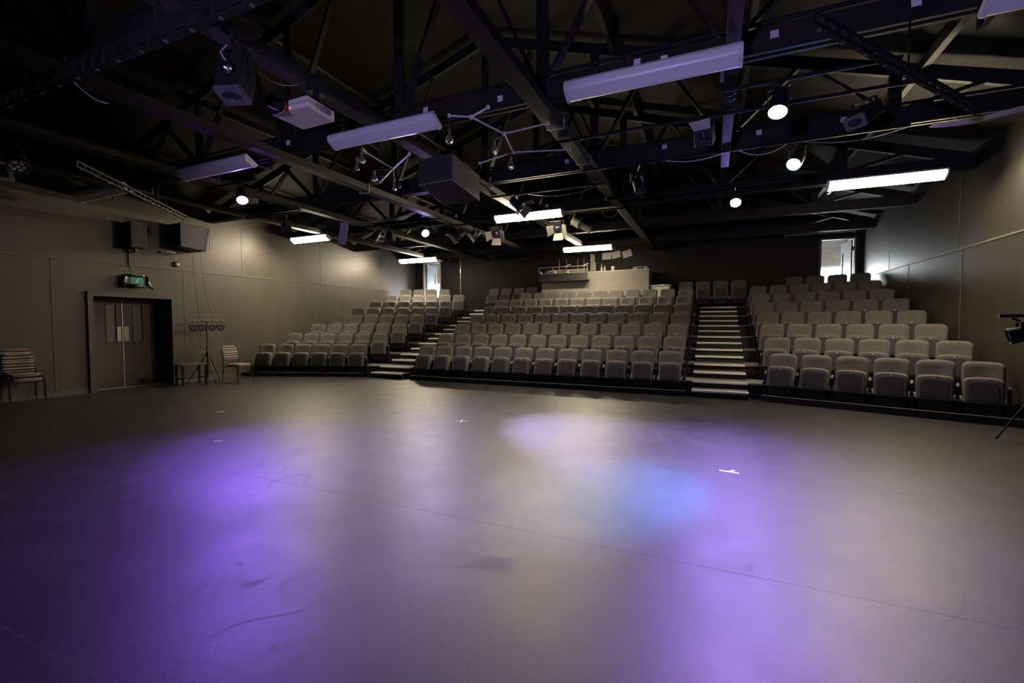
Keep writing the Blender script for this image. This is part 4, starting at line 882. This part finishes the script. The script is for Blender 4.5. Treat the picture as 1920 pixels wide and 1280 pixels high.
for i, x in enumerate((-5.76, -5.22, -4.75)):
    t = thing('clip_lamp', 'small pale clip lamp on the desk shelf edge, %s from the doors end' % ORD[i + 1], 'lamp', (x, BY - 0.315, ZTOP + 1.272), 0, 'clip lamps on the desk shelf')
    MB().lathe([(0.045, 0.0), (0.03, 0.05), (0.014, 0.08)], Matrix.Translation((0, -0.01, 0.012)) @ aim((0.2, -0.3, 0.9)), 12).build('shade', mat('pale fitting', (0.55, 0.5, 0.42), 0.45), t)
    MB().box((-0.012, -0.012, -0.06), (0.012, 0.012, 0.02)).build('clip', BLACKM, t)
for i, x in enumerate((-3.66, -3.55)):
    t = thing('bottle', 'small clear bottle on the desk counter, %s' % ('next to the square post' if i == 0 else 'between bottle and white cup'), 'bottle', (x, BY + 0.2, CZ), 0, 'bottles on the control desk')
    MB().lathe([(0.035, 0.0), (0.037, 0.01), (0.037, 0.12), (0.015, 0.17), (0.014, 0.2)], None, 14).build('body', mat('frosted plastic', (0.5, 0.47, 0.42), 0.3), t)
    MB().lathe([(0.016, 0.2), (0.016, 0.23), (0.006, 0.24), (0.004, 0.30)], None, 10).build('cap', BLACKP if i else mat('pale fitting', (0.55, 0.5, 0.42)), t)
t = thing('paper_cup', 'white paper cup on the desk counter', 'cup', (-3.25, BY + 0.15, CZ)); MB().lathe([(0.045, 0), (0.062, 0.15), (0.066, 0.155), (0.058, 0.155), (0.042, 0.01)], None, 18).build('cup', mat('white cup', (0.8, 0.77, 0.7), 0.5), t)
t = thing('equipment_case', 'small flat equipment case at the far end of the desk counter', 'case', (-2.32, BY + 0.25, CZ)); MB().box((-0.24, -0.12, 0), (0.24, 0.15, 0.10)).build('case', GREYP, t, 0.006); MB().box((-0.08, -0.128, 0.02), (0.14, -0.12, 0.075)).build('front_socket', BLACKP, t)
t = thing('support_post', 'pale square post rising behind the control desk', 'post', (-4.16, 16.83, ZTOP + 0.001)); MB().box((-0.08, -0.055, 0), (0.08, 0.055, 2.6)).build('post', mat('pale cream post', (0.42, 0.38, 0.31), 0.5), t)
MB().box((0.082, -0.05, 1.45), (0.12, 0.0, 1.75)).build('hung_cloth', WHITEP, t)
for i, (x, z, a) in enumerate(((-3.66, 3.98, 2), (-3.31, 4.01, 12), (-2.91, 4.02, 14))):
    o = MB().box((-0.165, -0.004, -0.125), (0.165, 0, 0.125)).build('wall_notice', PAPER); o.location = (x, YB - 0.003, z); o.rotation_euler = (0, R(-a), 0)
    tag(o, 'white notice on the back wall beyond the post, %s from the post' % ORD[i + 1], 'notice', 'notices on the back wall')
t = thing('white_table', 'small white table beside the control desk', 'table', (-1.66, 16.3, ZTOP + 0.001)); MB().box((-0.30, -0.28, 0), (0.30, 0.28, 0.74)).build('cabinet', WHITEW, t); MB().box((-0.34, -0.32, 0.741), (0.34, 0.32, 0.775)).build('top', WHITEW, t, 0.005)
t = thing('crumpled_paper', 'crumpled paper lying on the white table', 'paper', (-1.58, 16.2, ZTOP + 0.779)); v = [(0.16 * math.cos(a * 0.7) * (0.6 + 0.4 * math.sin(a * 2.1)), 0.08 * math.sin(a * 0.7), 0.0) for a in range(9)]
MB().add(v + [(x * 0.7, y * 0.7, 0.03 + 0.015 * math.sin(i * 3)) for i, (x, y, z) in enumerate(v)], [tuple(range(8, -1, -1)), tuple(range(9, 18))] + [(i, (i + 1) % 9, 9 + (i + 1) % 9, 9 + i) for i in range(9)]).build('paper', mat('tan paper', (0.5, 0.42, 0.3), 0.7), t, smooth=0)
t = thing('silver_pole', 'thin silver pole standing on the top deck near the far door', 'pole', (-9.45, 16.1, ZTOP + 0.001)); MB().tube([(0, 0, 0), (0, 0, 2.135)], 0.018, 10).build('pole', STEEL, t); MB().lathe([(0.03, 1.35), (0.04, 1.38), (0.03, 1.41)], None, 10).build('clamp', STEEL, t)
t = thing('roller_blind', 'rolled white blind on the wall above the far door', 'blind', (2.97, YB, 4.28)); MB().tube([(-0.9, -0.08, 0), (0.9, -0.08, 0)], 0.032, 12).build('roll', mat('cream blind', (0.5, 0.47, 0.4), 0.6), t)
MB().box((-0.93, -0.12, -0.06), (-0.9, 0, 0.04)).box((0.9, -0.12, -0.06), (0.93, 0, 0.04)).build('bracket', WHITEP, t)

# ------------------------------------------------------------------ tape marks on the stage
def cross(x, y, a, s, kind, label):
    b = MB(); M = Matrix.Translation((x, y, 0)) @ Matrix.Rotation(R(a), 4, 'Z')
    if kind == 'x': b.box((-s, -0.012, 0.0005), (s, 0.012, 0.0015), M); b.box((-0.012, -s * 0.8, 0.0016), (0.012, s * 0.8, 0.0024), M)
    elif kind == 'y':
        b.box((-s, -0.013, 0.0005), (s, 0.013, 0.0015), M); b.box((0, -0.013, 0.0016), (s * 0.9, 0.013, 0.0024), M @ Matrix.Rotation(R(62), 4, 'Z'))
    else: b.box((-s, -0.012, 0.0005), (s, 0.012, 0.0015), M)
    tag(b.build('tape_mark', mat('white floor tape', (0.82, 0.80, 0.82), 0.6), smooth=0), label, 'tape mark', 'tape marks on the stage floor')
cross(-3.5, 5.97, 20, 0.10, 'x', 'white tape cross on the stage floor left of the bright pool')
cross(0.17, 5.0, -8, 0.09, 'y', 'white tape mark shaped like a y in the violet pool')
cross(-5.74, 3.69, 30, 0.05, 'i', 'short white tape strip in the violet floor glow by the doors')
cross(-7.6, 4.94, 25, 0.08, 'x', 'white tape mark at the far edge of the violet glow')
